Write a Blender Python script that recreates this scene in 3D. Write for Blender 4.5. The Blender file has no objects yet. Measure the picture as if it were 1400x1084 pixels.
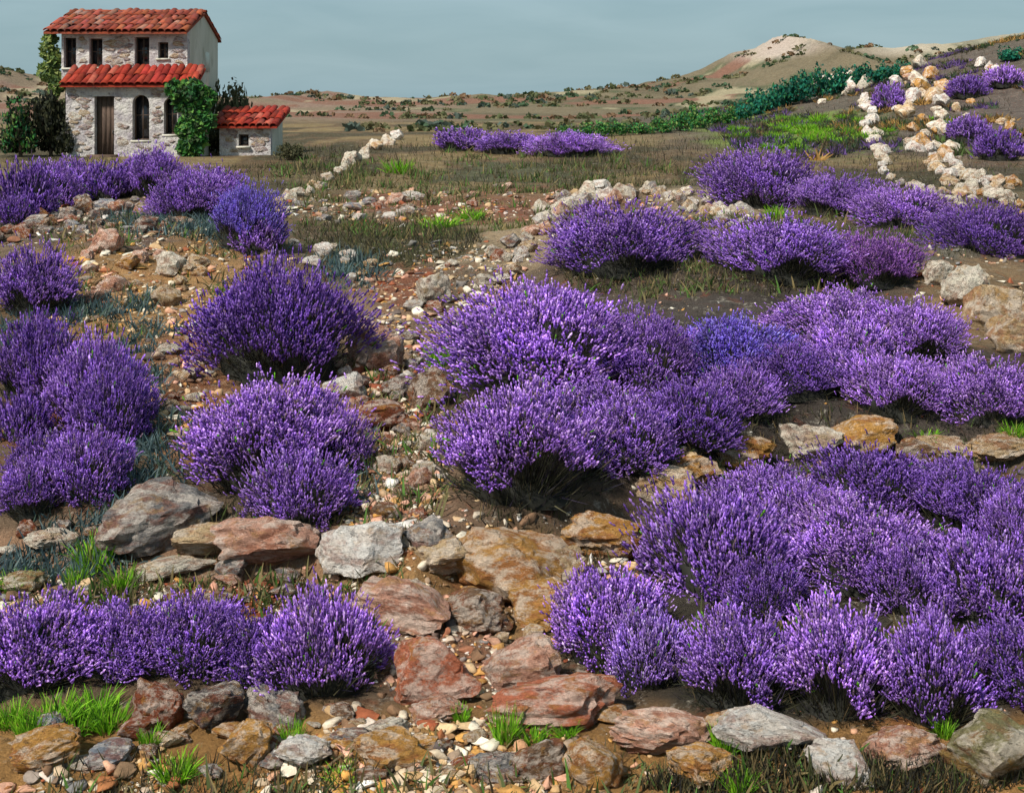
import bpy, bmesh, math, random
import numpy as np
from mathutils import Vector

# ------------------------------------------------------------------ camera, sky, sun, exposure
S = bpy.context.scene
COL = S.collection
FPX, HPY, CAMZ = 1500.0, 140.0, 2.65          # focal length and horizon row of the 1400 px wide picture, eye height
cam_d = bpy.data.cameras.new('camera'); cam = bpy.data.objects.new('camera', cam_d); COL.objects.link(cam)
cam.location = (0, 0, CAMZ); cam.rotation_euler = (math.radians(90), 0, 0)
cam_d.sensor_width = 36; cam_d.lens = 36 * FPX / 1400; cam_d.shift_y = -(542 - HPY) / 1400
cam_d.clip_start = 0.05; cam_d.clip_end = 6000
S.camera = cam

SUN_EL, SUN_AZ = math.radians(50), math.radians(222)     # azimuth clockwise from +Y: behind the viewer, to the side of the house
w = bpy.data.worlds.new('World'); S.world = w; w.use_nodes = True
nt = w.node_tree; nt.nodes.clear()
def N(t, typ, **kw):
    n = t.nodes.new(typ)
    for k, v in kw.items(): setattr(n, k, v)
    return n
out = N(nt, 'ShaderNodeOutputWorld'); bg = N(nt, 'ShaderNodeBackground'); bg.inputs[1].default_value = 0.1
sky = N(nt, 'ShaderNodeTexSky', sky_type='NISHITA', sun_disc=False)
sky.sun_elevation = SUN_EL; sky.sun_rotation = SUN_AZ; sky.air_density = 1.2; sky.dust_density = 2.0; sky.ozone_density = 2.0
tc = N(nt, 'ShaderNodeTexCoord'); mp = N(nt, 'ShaderNodeMapping'); mp.inputs['Scale'].default_value = (3.2, 3.2, 17)
noi = N(nt, 'ShaderNodeTexNoise'); noi.inputs['Scale'].default_value = 2.0; noi.inputs['Detail'].default_value = 7; noi.inputs['Distortion'].default_value = 0.6
rmp = N(nt, 'ShaderNodeValToRGB')
rmp.color_ramp.elements[0].position = 0.33; rmp.color_ramp.elements[0].color = (1.98, 3.02, 3.42, 1)
rmp.color_ramp.elements[1].position = 0.68; rmp.color_ramp.elements[1].color = (2.35, 3.4, 3.8, 1)
mx = N(nt, 'ShaderNodeMixRGB'); mx.inputs[0].default_value = 0.86
L = nt.links.new
L(tc.outputs['Generated'], mp.inputs[0]); L(mp.outputs[0], noi.inputs['Vector']); L(noi.outputs['Fac'], rmp.inputs[0])
L(sky.outputs[0], mx.inputs[1]); L(rmp.outputs[0], mx.inputs[2]); L(mx.outputs[0], bg.inputs[0]); L(bg.outputs[0], out.inputs[0])

sd = bpy.data.lights.new('sun', 'SUN'); sd.energy = 4.0; sd.angle = math.radians(5); sd.color = (1.0, 0.95, 0.87)
so = bpy.data.objects.new('sun', sd); COL.objects.link(so)
sdir = Vector((math.sin(SUN_AZ) * math.cos(SUN_EL), math.cos(SUN_AZ) * math.cos(SUN_EL), math.sin(SUN_EL)))
so.rotation_euler = sdir.to_track_quat('Z', 'Y').to_euler(); so.location = (-20, -20, 40)
vs = S.view_settings; vs.view_transform = 'Standard'; vs.look = 'None'; vs.exposure = 0.5; vs.gamma = 1.0; vs.use_curve_mapping = False
S.cycles.max_bounces = 5; S.cycles.diffuse_bounces = 3; S.cycles.transparent_max_bounces = 4

# ------------------------------------------------------------------ helpers
def lin(r, g, b):
    return tuple(((c / 255) / 12.92 if c <= 10 else ((c / 255 + 0.055) / 1.055) ** 2.4) for c in (r, g, b))
def hash2(i, j, s):
    n = (i.astype(np.int64) * 374761393 + j.astype(np.int64) * 668265263 + s * 1442695041) & 0x7fffffff
    n = ((n ^ (n >> 13)) * 1274126177) & 0x7fffffff
    return ((n ^ (n >> 16)) & 0xffff) / 65535.0
def vnoise(x, y, s=0):
    x = np.asarray(x, float); y = np.asarray(y, float)
    i, j = np.floor(x), np.floor(y); u, v = x - i, y - j
    u = u * u * (3 - 2 * u); v = v * v * (3 - 2 * v)
    a, b, c, d = hash2(i, j, s), hash2(i + 1, j, s), hash2(i, j + 1, s), hash2(i + 1, j + 1, s)
    return (a + (b - a) * u) * (1 - v) + (c + (d - c) * u) * v - 0.5
def fbm(x, y, s=0, o=4):
    t = 0; a = 1
    for k in range(o):
        t = t + a * vnoise(x * 2 ** k + 17 * k, y * 2 ** k - 9 * k, s + k); a *= 0.5
    return t
def sstep(t): t = np.clip(t, 0, 1); return t * t * (3 - 2 * t)

TX = [-5, -3, -1.8, -1.08, -.52, -.24, .25, .74, 1.1, 1.66, 2.3, 3.7, 6]
TY = [6.5, 6.4, 6.1, 6.0, 5.7, 6.0, 6.36, 6.9, 7.2, 7.8, 8.03, 7.95, 8]
RPX = [-600, -200, 0, 30, 60, 120, 340, 400, 440, 480, 580, 640, 700, 760, 870, 900, 960, 1000, 1040, 1056, 1090, 1150, 1200, 1250, 1300, 1400, 1700, 2200]
RPY = [90, 84, 97, 105, 118, 128, 135, 133, 127, 134, 136, 133, 131, 127, 120, 113, 103, 82, 70, 55, 67, 75, 66, 66, 62, 52, 60, 90]
def height(x, y):
    x = np.asarray(x, float); y = np.asarray(y, float)
    yc = np.interp(x, TX, TY)
    z = 0.22 * sstep((y - yc + 0.05) / 0.45) - 0.07 * sstep((4.6 - y) / 0.5)
    z = z + 0.55 * np.exp(-((x - 3.2) / 3.6) ** 2 - ((y - 15.5) / 4.5) ** 2)
    z = z + 0.45 * np.exp(-((x + 5.8) / 3.0) ** 2 - ((y - 17) / 5) ** 2)
    z = z - 0.12 * np.exp(-((x + 1.2) / 1.0) ** 2 - ((y - 11) / 5) ** 2)
    z = z + 9.0 * np.exp(-((x - 55) / 26) ** 2 - ((y - 100) / 38) ** 2)
    rz = np.interp(700 + FPX * x / 450.0, RPX, RPY)
    rz = CAMZ + (HPY - rz) / FPX * 450; rz = rz * (1 + .16 * fbm(x / 26, y / 60, 81, 4)) + 1.3 * fbm(x / 11, y / 40, 85, 3)
    z = z + rz * np.exp(-((y - 450) / 150) ** 2) * (1 + 0.0 * x)
    far = sstep((y - 70) / 200)
    z = z + far * (1.6 * fbm(x / 60, y / 60, 5, 4) + .9 * np.abs(fbm(x / 24, y / 46, 9, 4)))
    mid = sstep((y - 12) / 20) * (1 - sstep((y - 45) / 60) * .3)
    pad = 1 - np.exp(-((x + 17) / 8) ** 4 - ((y - 51) / 7) ** 4)
    z = z + pad * mid * 0.45 * fbm(x / 9, y / 9, 11, 3)
    near = 1 - sstep((y - 14) / 25)
    z = z + 0.10 * near * fbm(x / 1.1, y / 1.1, 21, 3) + 0.055 * near * fbm(x / .22, y / .22, 31, 3)
    return z
def hz(x, y): return float(height(np.array([x]), np.array([y]))[0])
_Y = np.concatenate([np.arange(2.6, 12, .01), np.arange(12, 40, .04), np.arange(40, 140, .2), np.arange(140, 700, 1.0)])
def at(px, py):
    """the ground point a pixel of the photograph looks at"""
    X = (px - 700) / FPX * _Y; Zr = CAMZ - (py - HPY) / FPX * _Y
    hit = np.nonzero(height(X, _Y) >= Zr)[0]
    k = hit[0] if len(hit) else len(_Y) - 1
    return Vector((X[k], _Y[k], float(height(X[k:k + 1], _Y[k:k + 1])[0])))
def proj(x, y, z): return 700 + FPX * x / y, HPY + FPX * (CAMZ - z) / y

def mesh(name, V, F, col=None, smooth=False):
    V = np.asarray(V, np.float32); F = np.asarray(F, np.int32)
    m = bpy.data.meshes.new(name); k = F.shape[1]
    m.vertices.add(len(V)); m.vertices.foreach_set('co', V.ravel())
    m.loops.add(F.size); m.loops.foreach_set('vertex_index', F.ravel())
    m.polygons.add(len(F)); m.polygons.foreach_set('loop_start', np.arange(0, F.size, k, dtype=np.int32))
    try: m.polygons.foreach_set('loop_total', np.full(len(F), k, np.int32))
    except Exception: pass
    m.update(calc_edges=True)
    if smooth: m.polygons.foreach_set('use_smooth', np.ones(len(F), bool))
    if col is not None:
        a = m.attributes.new('col', 'FLOAT_COLOR', 'POINT'); c = np.ones((len(V), 4), np.float32); c[:, :3] = col
        a.data.foreach_set('color', c.ravel())
    m.validate()
    return m
def obj(name, me, mat=None, parent=None, loc=None):
    o = bpy.data.objects.new(name, me); COL.objects.link(o)
    if mat is not None and me is not None and not me.materials: me.materials.append(mat)
    if parent: o.parent = parent
    if loc is not None: o.location = loc
    return o
def tag(o, label=None, cat=None, group=None, kind=None):
    if label: o['label'] = label
    if cat: o['category'] = cat
    if group: o['group'] = group
    if kind: o['kind'] = kind
    return o
class MB:
    def __init__(s): s.V = []; s.F = []; s.C = []
    def quad(s, p, c=(1, 1, 1)):
        i = len(s.V); s.V += [tuple(q) for q in p]; s.F.append((i, i + 1, i + 2, i + 3)); s.C += [c] * 4
    def box(s, a, b, c=(1, 1, 1)):
        x0, y0, z0 = a; x1, y1, z1 = b
        P = [(x0, y0, z0), (x1, y0, z0), (x1, y1, z0), (x0, y1, z0), (x0, y0, z1), (x1, y0, z1), (x1, y1, z1), (x0, y1, z1)]
        i = len(s.V); s.V += P; s.C += [c] * 8
        for f in ((0, 3, 2, 1), (4, 5, 6, 7), (0, 1, 5, 4), (1, 2, 6, 5), (2, 3, 7, 6), (3, 0, 4, 7)): s.F.append(tuple(i + k for k in f))
    def build(s, name, mat, parent=None, loc=None): return obj(name, mesh(name, s.V, s.F, s.C), mat, parent, loc)

# ------------------------------------------------------------------ materials
def mat_base(name):
    m = bpy.data.materials.new(name); m.use_nodes = True; t = m.node_tree; t.nodes.clear()
    return m, t, N(t, 'ShaderNodeOutputMaterial')
def noise(t, vec, scale, detail=6, rough=.6, dist=0):
    n = N(t, 'ShaderNodeTexNoise'); n.inputs['Scale'].default_value = scale; n.inputs['Detail'].default_value = detail
    n.inputs['Roughness'].default_value = rough; n.inputs['Distortion'].default_value = dist
    if vec is not None: t.links.new(vec, n.inputs['Vector'])
    return n.outputs['Fac']
def ramp(t, fac, a, b, ca=(0, 0, 0, 1), cb=(1, 1, 1, 1)):
    r = N(t, 'ShaderNodeValToRGB'); e = r.color_ramp.elements
    e[0].position = a; e[1].position = b; e[0].color = ca; e[1].color = cb
    t.links.new(fac, r.inputs[0]); return r.outputs[0]
def mixc(t, fac, a, b, mode='MIX'):
    m = N(t, 'ShaderNodeMixRGB', blend_type=mode)
    for i, v in ((0, fac), (1, a), (2, b)):
        if hasattr(v, 'links'): t.links.new(v, m.inputs[i])
        elif i == 0: m.inputs[0].default_value = v
        else: m.inputs[i].default_value = (*v, 1) if len(v) == 3 else v
    return m.outputs[0]
def bump(t, h, strength, dist, normal=None):
    b = N(t, 'ShaderNodeBump'); b.inputs['Strength'].default_value = strength; b.inputs['Distance'].default_value = dist
    t.links.new(h, b.inputs['Height'])
    if normal is not None: t.links.new(normal, b.inputs['Normal'])
    return b.outputs[0]
def princ(t, o, col, rough=.85, normal=None, spec=.25):
    p = N(t, 'ShaderNodeBsdfPrincipled'); p.inputs['Roughness'].default_value = rough; p.inputs['Specular IOR Level'].default_value = spec
    if hasattr(col, 'links'): t.links.new(col, p.inputs['Base Color'])
    else: p.inputs['Base Color'].default_value = (*col, 1)
    if normal is not None: t.links.new(normal, p.inputs['Normal'])
    t.links.new(p.outputs[0], o.inputs[0]); return p

def m_leafy(name, use_obj=True, transl=.25):
    m, t, o = mat_base(name)
    a = N(t, 'ShaderNodeAttribute', attribute_name='col'); c = a.outputs['Color']
    if use_obj:
        oi = N(t, 'ShaderNodeObjectInfo'); c = mixc(t, 1.0, c, oi.outputs['Color'], 'MULTIPLY')
    d = N(t, 'ShaderNodeBsdfPrincipled'); d.inputs['Roughness'].default_value = .7; d.inputs['Specular IOR Level'].default_value = .2
    tr = N(t, 'ShaderNodeBsdfTranslucent'); ms = N(t, 'ShaderNodeMixShader'); ms.inputs[0].default_value = transl
    t.links.new(c, d.inputs['Base Color']); t.links.new(c, tr.inputs['Color'])
    t.links.new(d.outputs[0], ms.inputs[1]); t.links.new(tr.outputs[0], ms.inputs[2]); t.links.new(ms.outputs[0], o.inputs[0])
    return m
M_FLOWER = m_leafy('lavender_flower', True, .48)
M_FOLI = m_leafy('lavender_foliage', True, .15)
M_LEAF = m_leafy('leaf', True, .25)
M_GRASS = m_leafy('grass_blade', True, .3)

def m_stone():
    m, t, o = mat_base('field_stone')
    tcn = N(t, 'ShaderNodeTexCoord'); oi = N(t, 'ShaderNodeObjectInfo'); geo = N(t, 'ShaderNodeNewGeometry')
    ad = N(t, 'ShaderNodeVectorMath', operation='MULTIPLY_ADD'); ad.inputs[1].default_value = (37, 53, 29)
    t.links.new(oi.outputs['Random'], ad.inputs[0]); t.links.new(tcn.outputs['Object'], ad.inputs[2])
    ob = ad.outputs[0]
    mpp = N(t, 'ShaderNodeMapping'); mpp.inputs['Rotation'].default_value = (.3, .9, .5); mpp.inputs['Scale'].default_value = (1, 1.5, 1.2)
    t.links.new(ob, mpp.inputs[0])
    base = oi.outputs['Color']
    mp2 = N(t, 'ShaderNodeMapping'); mp2.inputs['Scale'].default_value = (1, 1, 1.6); t.links.new(ob, mp2.inputs[0]); q = mp2.outputs[0]
    warm = mixc(t, ramp(t, noise(t, q, 1.1, 6, .62, .35), .47, .56), base, mixc(t, .6, base, lin(150, 84, 54)))
    och = mixc(t, ramp(t, noise(t, ob, 1.6, 7, .66, .3), .53, .60), warm, mixc(t, .55, base, lin(178, 128, 58)))
    pale = mixc(t, ramp(t, noise(t, mpp.outputs[0], 1.35, 9, .74, .1), .475, .57), och, mixc(t, .6, base, lin(234, 218, 202)))
    drk = mixc(t, ramp(t, noise(t, q, 2.6, 9, .72, .4), .59, .65), pale, mixc(t, .7, base, lin(62, 56, 56)))
    spk = mixc(t, ramp(t, noise(t, q, 9, 7, .75), .60, .68), drk, mixc(t, .5, base, lin(214, 204, 190)))
    fine = mixc(t, .5, spk, ramp(t, noise(t, geo.outputs['Position'], 48, 6, .75), .3, .7, (.35, .35, .35, 1), (1.4, 1.4, 1.4, 1)), 'MULTIPLY')
    wv = N(t, 'ShaderNodeVectorMath', operation='MULTIPLY_ADD'); wv.inputs[1].default_value = (.35, .35, .35); nn = N(t, 'ShaderNodeTexNoise'); nn.inputs['Scale'].default_value = 3; nn.inputs['Detail'].default_value = 6
    t.links.new(q, nn.inputs['Vector']); t.links.new(nn.outputs['Color'], wv.inputs[0]); t.links.new(q, wv.inputs[2])
    vo = N(t, 'ShaderNodeTexVoronoi', feature='DISTANCE_TO_EDGE'); vo.inputs['Scale'].default_value = 1.5; t.links.new(wv.outputs[0], vo.inputs['Vector'])
    crack = ramp(t, vo.outputs['Distance'], .0, .045)
    b0 = bump(t, crack, .8, .05)
    b1 = bump(t, noise(t, q, 3.6, 10, .72, .2), 1.0, .09, b0)
    b2 = bump(t, noise(t, geo.outputs['Position'], 40, 8, .75), .8, .018, b1)
    princ(t, o, fine, .9, b2, .2)
    return m
M_STONE = m_stone()

def m_ground():
    m, t, o = mat_base('hillside_soil')
    a = N(t, 'ShaderNodeAttribute', attribute_name='col'); geo = N(t, 'ShaderNodeNewGeometry'); P = geo.outputs['Position']
    c = a.outputs['Color']
    c = mixc(t, .75, c, ramp(t, noise(t, P, .9, 8, .65, .4), .3, .72, (.5, .48, .46, 1), (1.5, 1.5, 1.48, 1)), 'MULTIPLY')
    c = mixc(t, ramp(t, noise(t, P, 3.1, 7, .7, .8), .56, .68), c, mixc(t, .45, c, lin(150, 72, 40)))
    c = mixc(t, ramp(t, noise(t, P, 6.3, 9, .75, .2), .565, .64), c, mixc(t, .5, c, lin(206, 196, 178)))
    c = mixc(t, ramp(t, noise(t, P, 8, 9, .75), .555, .64), c, mixc(t, .65, c, lin(44, 41, 38)))
    c = mixc(t, .5, c, ramp(t, noise(t, P, 70, 5, .75), .3, .7, (.35, .35, .35, 1), (1.5, 1.5, 1.5, 1)), 'MULTIPLY')
    b1 = bump(t, noise(t, P, 9, 9, .72, .3), 1.0, .10)
    b2 = bump(t, noise(t, P, 55, 6, .75), .9, .025, b1)
    princ(t, o, c, .95, b2, .15)
    return m
M_GROUND = m_ground()

def m_plain(name, c1, c2, scale, b=.5, bd=.02, rough=.85, c3=None, stretch=(1, 1, 1)):
    m, t, o = mat_base(name); tcn = N(t, 'ShaderNodeTexCoord'); oi = N(t, 'ShaderNodeObjectInfo')
    geo = N(t, 'ShaderNodeNewGeometry'); mpp = N(t, 'ShaderNodeMapping'); mpp.inputs['Scale'].default_value = stretch
    ad = N(t, 'ShaderNodeVectorMath', operation='MULTIPLY_ADD'); ad.inputs[1].default_value = (11, 7, 13)
    t.links.new(oi.outputs['Random'], ad.inputs[0]); t.links.new(geo.outputs['Position'], ad.inputs[2]); t.links.new(ad.outputs[0], mpp.inputs[0])
    n1 = noise(t, mpp.outputs[0], scale, 8, .65, .6)
    c = mixc(t, ramp(t, n1, .36, .64), c1, c2)
    if c3: c = mixc(t, ramp(t, noise(t, mpp.outputs[0], scale * 2.3, 7, .7, .4), .56, .66), c, c3)
    c = mixc(t, 1.0, c, oi.outputs['Color'], 'MULTIPLY')
    princ(t, o, c, rough, bump(t, noise(t, mpp.outputs[0], scale * 3, 8, .7), b, bd), .2)
    return m
M_WALL = m_plain('limewashed_wall', lin(226, 220, 212), lin(176, 166, 170), 1.7, 1.0, .2, .95, lin(118, 110, 114))
M_GABLE = m_plain('pale_render', lin(184, 180, 164), lin(205, 200, 186), .9, .6, .04, .95, lin(160, 156, 140), (1, 1, .3))
M_TILE = m_plain('clay_tile', lin(132, 40, 30), lin(158, 60, 40), 2.2, .8, .05, .92, lin(98, 44, 40))
M_TILE2 = m_plain('old_clay_tile', lin(128, 70, 56), lin(152, 70, 46), 2.0, .8, .05, .92, lin(106, 82, 78))
M_WOOD = m_plain('weathered_wood', lin(70, 58, 52), lin(98, 80, 68), 4, .5, .01, .8, None, (6, 6, 1))
M_DARKIN = m_plain('room_plaster', lin(60, 56, 56), lin(74, 70, 68), 2, .2, .01)
M_BARK = m_plain('bark', lin(66, 52, 42), lin(100, 84, 68), 5, .8, .03, .9, None, (3, 3, .6))
def m_glass():
    m, t, o = mat_base('window_glass'); p = princ(t, o, (.012, .013, .016), .12, None, .5); return m
M_GLASS = m_glass()

# ------------------------------------------------------------------ ground sheet, reaching the horizon hills
def ground_colours(x, y, z):
    px, py = proj(x, np.maximum(y, .8), z)
    far = y
    c = np.zeros((len(x), 3)); c[:] = lin(116, 98, 80)
    def blend(wt, rgb):
        wt = np.clip(wt, 0, 1)[:, None]; c[:] = c * (1 - wt) + np.array(lin(*rgb)) * wt
    fn = 26 * fbm(x * 3.1, y * 3.1, 43, 4)
    jx = px + fn + 46 * fbm(x * 1.7 / np.maximum(y, 4) * 9, np.log(np.maximum(y, 1)) * 14, 41, 3)
    jy = py + fn * .8 + 22 * fbm(x * 1.7 / np.maximum(y, 4) * 9, np.log(np.maximum(y, 1)) * 14, 47, 3)
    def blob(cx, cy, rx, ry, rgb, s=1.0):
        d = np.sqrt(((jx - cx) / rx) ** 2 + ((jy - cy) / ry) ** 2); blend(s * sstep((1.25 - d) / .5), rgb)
    blend(sstep((jy - 940) / 60), (172, 130, 80))
    blob(520, 600, 130, 190, (156, 126, 102)); blob(560, 395, 40, 36, (146, 88, 64), .7); blob(520, 560, 60, 60, (128, 74, 56))
    blob(680, 330, 120, 40, (166, 144, 116)); blob(190, 400, 190, 80, (168, 130, 88)); blob(260, 540, 60, 90, (160, 116, 84))
    blob(60, 600, 70, 40, (150, 92, 62)); blob(200, 770, 330, 55, (162, 128, 102)); blob(350, 820, 90, 40, (150, 82, 56))
    blob(640, 800, 170, 80, (170, 132, 88)); blob(600, 900, 90, 60, (156, 116, 90))
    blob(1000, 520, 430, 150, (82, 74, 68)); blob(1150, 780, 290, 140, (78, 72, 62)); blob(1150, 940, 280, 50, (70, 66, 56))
    blend(sstep((318 - jy) / 30), (112, 98, 74))
    blob(660, 280, 200, 26, (134, 92, 72)); blob(530, 335, 120, 28, (84, 80, 54)); blob(430, 235, 70, 30, (120, 104, 76))
    blob(130, 300, 150, 30, (112, 92, 82))
    blend(sstep((252 - jy) / 16) * (jx > 300), (104, 86, 64)); n3 = fbm(x / 3.4, y / 7, 71, 4); mid = sstep((y - 24) / 8) * (1 - sstep((y - 110) / 60)); blend(mid * sstep((n3 - .06) / .1) * .8, (66, 64, 46)); blend(mid * sstep((-.1 - n3) / .1) * .8, (132, 114, 80)); blob(700, 235, 140, 12, (84, 84, 62))
    blob(1180, 335, 210, 30, (104, 98, 86)); blob(990, 275, 110, 22, (150, 132, 108)); blob(1330, 410, 90, 60, (140, 116, 88))
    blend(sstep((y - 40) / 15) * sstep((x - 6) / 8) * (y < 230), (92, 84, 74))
    blob(1090, 180, 130, 28, (112, 130, 58), .8); blob(1330, 150, 100, 80, (96, 84, 78), .7)
    f = sstep((y - 110) / 60)
    blend(f, (94, 86, 66)); blend(f * sstep((660 - px) / 60), (128, 106, 92))
    zz = z / np.maximum(y, 1) * 1000
    n = fbm(x / 45, y / 30, 61, 4)
    n2 = fbm(x / 22, y / 60, 66, 4)
    blend(f * sstep((n + .02) / .1) * .6, (118, 106, 84)); blend(f * sstep((n2 - .08) / .1) * sstep((px - 520) / 80), (78, 84, 58)); blend(f * sstep((-.12 - n) / .1), (120, 86, 70)); blend(f * sstep((n2 - .2) / .06) * .8, (160, 148, 120))
    blend(sstep((y - 300) / 60) * np.exp(-((px - 1065) / 60) ** 2) * sstep((z - 17 + 5 * n2) / 5) * .85, (178, 162, 152))
    blend(sstep((y - 300) / 60) * np.exp(-((px - 1240) / 60) ** 2) * sstep((z - 17) / 5) * .8, (176, 164, 148))
    blend(sstep((y - 300) / 60) * np.exp(-((px - 1380) / 60) ** 2) * sstep((z - 22) / 5) * .6, (176, 168, 150))
    return c
def build_ground():
    ys = np.concatenate([np.arange(-6, 2.6, .6), np.arange(2.6, 10, .035), np.arange(10, 20, .09), np.arange(20, 60, .3), np.arange(60, 160, 1.5), np.arange(160, 700, 6), np.geomspace(700, 2600, 25)])
    u = np.concatenate([np.linspace(-1.4, -.52, 24), np.linspace(-.5, .5, 380), np.linspace(.52, 1.4, 24)])
    Yg, Ug = np.meshgrid(ys, u, indexing='ij')
    Xg = Ug * (np.maximum(Yg, 2.0) + 2.5) ; x = Xg.ravel(); y = Yg.ravel(); z = height(x, y)
    nr, nc = Yg.shape; i = np.arange(nr * nc).reshape(nr, nc)
    F = np.stack([i[:-1, :-1], i[:-1, 1:], i[1:, 1:], i[1:, :-1]], -1).reshape(-1, 4)
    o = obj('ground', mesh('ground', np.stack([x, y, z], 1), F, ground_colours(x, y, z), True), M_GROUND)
    tag(o, 'stony lavender hillside rising to bare hills', kind='structure')
build_ground()

rng = np.random.default_rng(7); random.seed(7)
# ------------------------------------------------------------------ prototype meshes
def ribbons(root, tip, wid, bend=0.0, cols=None, seg=2):
    """thin bent blades from root to tip; arrays (n,3)"""
    n = len(root); d = tip - root; up = np.array([0, 0, 1.0]); r = rng.normal(size=(n, 3))
    side = np.cross(d, r); side /= np.linalg.norm(side, axis=1, keepdims=True) + 1e-9
    V = []; 
    for k in range(seg + 1):
        t = k / seg; p = root + d * t; p[:, 2] += bend * (t * (1 - t)) * np.linalg.norm(d, axis=1)
        ww = (wid * (1 - t * .85))[:, None]
        V += [p - side * ww, p + side * ww]
    V = np.stack(V, 1)                                       # n, 2(seg+1), 3
    b = np.arange(n)[:, None, None] * (2 * (seg + 1))
    q = np.array([[2 * k, 2 * k + 1, 2 * k + 3, 2 * k + 2] for k in range(seg)])[None]
    F = (b + q).reshape(-1, 4); C = np.repeat(cols, 2 * (seg + 1), axis=0) if cols is not None else None
    return V.reshape(-1, 3), F, C
def heads(base, dirn, length, rad, cols, rings=(.15, .95, .6, 1.0, .1), sides=3):
    """lumpy flower spikes: whorls of four sides along each direction"""
    n = len(base); a = rng.normal(size=(n, 3)); e1 = np.cross(dirn, a); e1 /= np.linalg.norm(e1, axis=1, keepdims=True) + 1e-9
    e2 = np.cross(dirn, e1); nr = len(rings); V = np.zeros((n, nr, sides, 3)); 
    for k, rr in enumerate(rings):
        c = base + dirn * (length * k / (nr - 1))[:, None]
        for s in range(sides):
            th = 2 * math.pi * (s + .5 * (k % 2)) / sides
            V[:, k, s] = c + (e1 * math.cos(th) + e2 * math.sin(th)) * (rad * max(rr, .12))[:, None]
    idx = np.arange(nr * sides).reshape(nr, sides); q = []
    for k in range(nr - 1):
        for s in range(sides): q.append((idx[k, s], idx[k, (s + 1) % sides], idx[k + 1, (s + 1) % sides], idx[k + 1, s]))
    F = (np.arange(n)[:, None, None] * (nr * sides) + np.array(q)[None]).reshape(-1, 4)
    sh = np.linspace(.8, 1.2, nr)[None, :, None, None] * np.ones((1, 1, sides, 1))
    C = (cols[:, None, None, :] * sh).reshape(-1, 3)
    return V.reshape(-1, 3), F, C
def joinp(*parts):
    V = []; F = []; C = []; n = 0
    for v, f, c in parts: V.append(v); F.append(f + n); C.append(c); n += len(v)
    return np.concatenate(V), np.concatenate(F), np.concatenate(C)
PURP = np.array([lin(110, 78, 150), lin(138, 98, 182), lin(166, 124, 208), lin(188, 148, 222), lin(204, 172, 230), lin(214, 196, 230), lin(132, 112, 126)])
def pick(pal, p, n): return pal[rng.choice(len(pal), n, p=p)] * rng.uniform(.85, 1.15, (n, 1))
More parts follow.
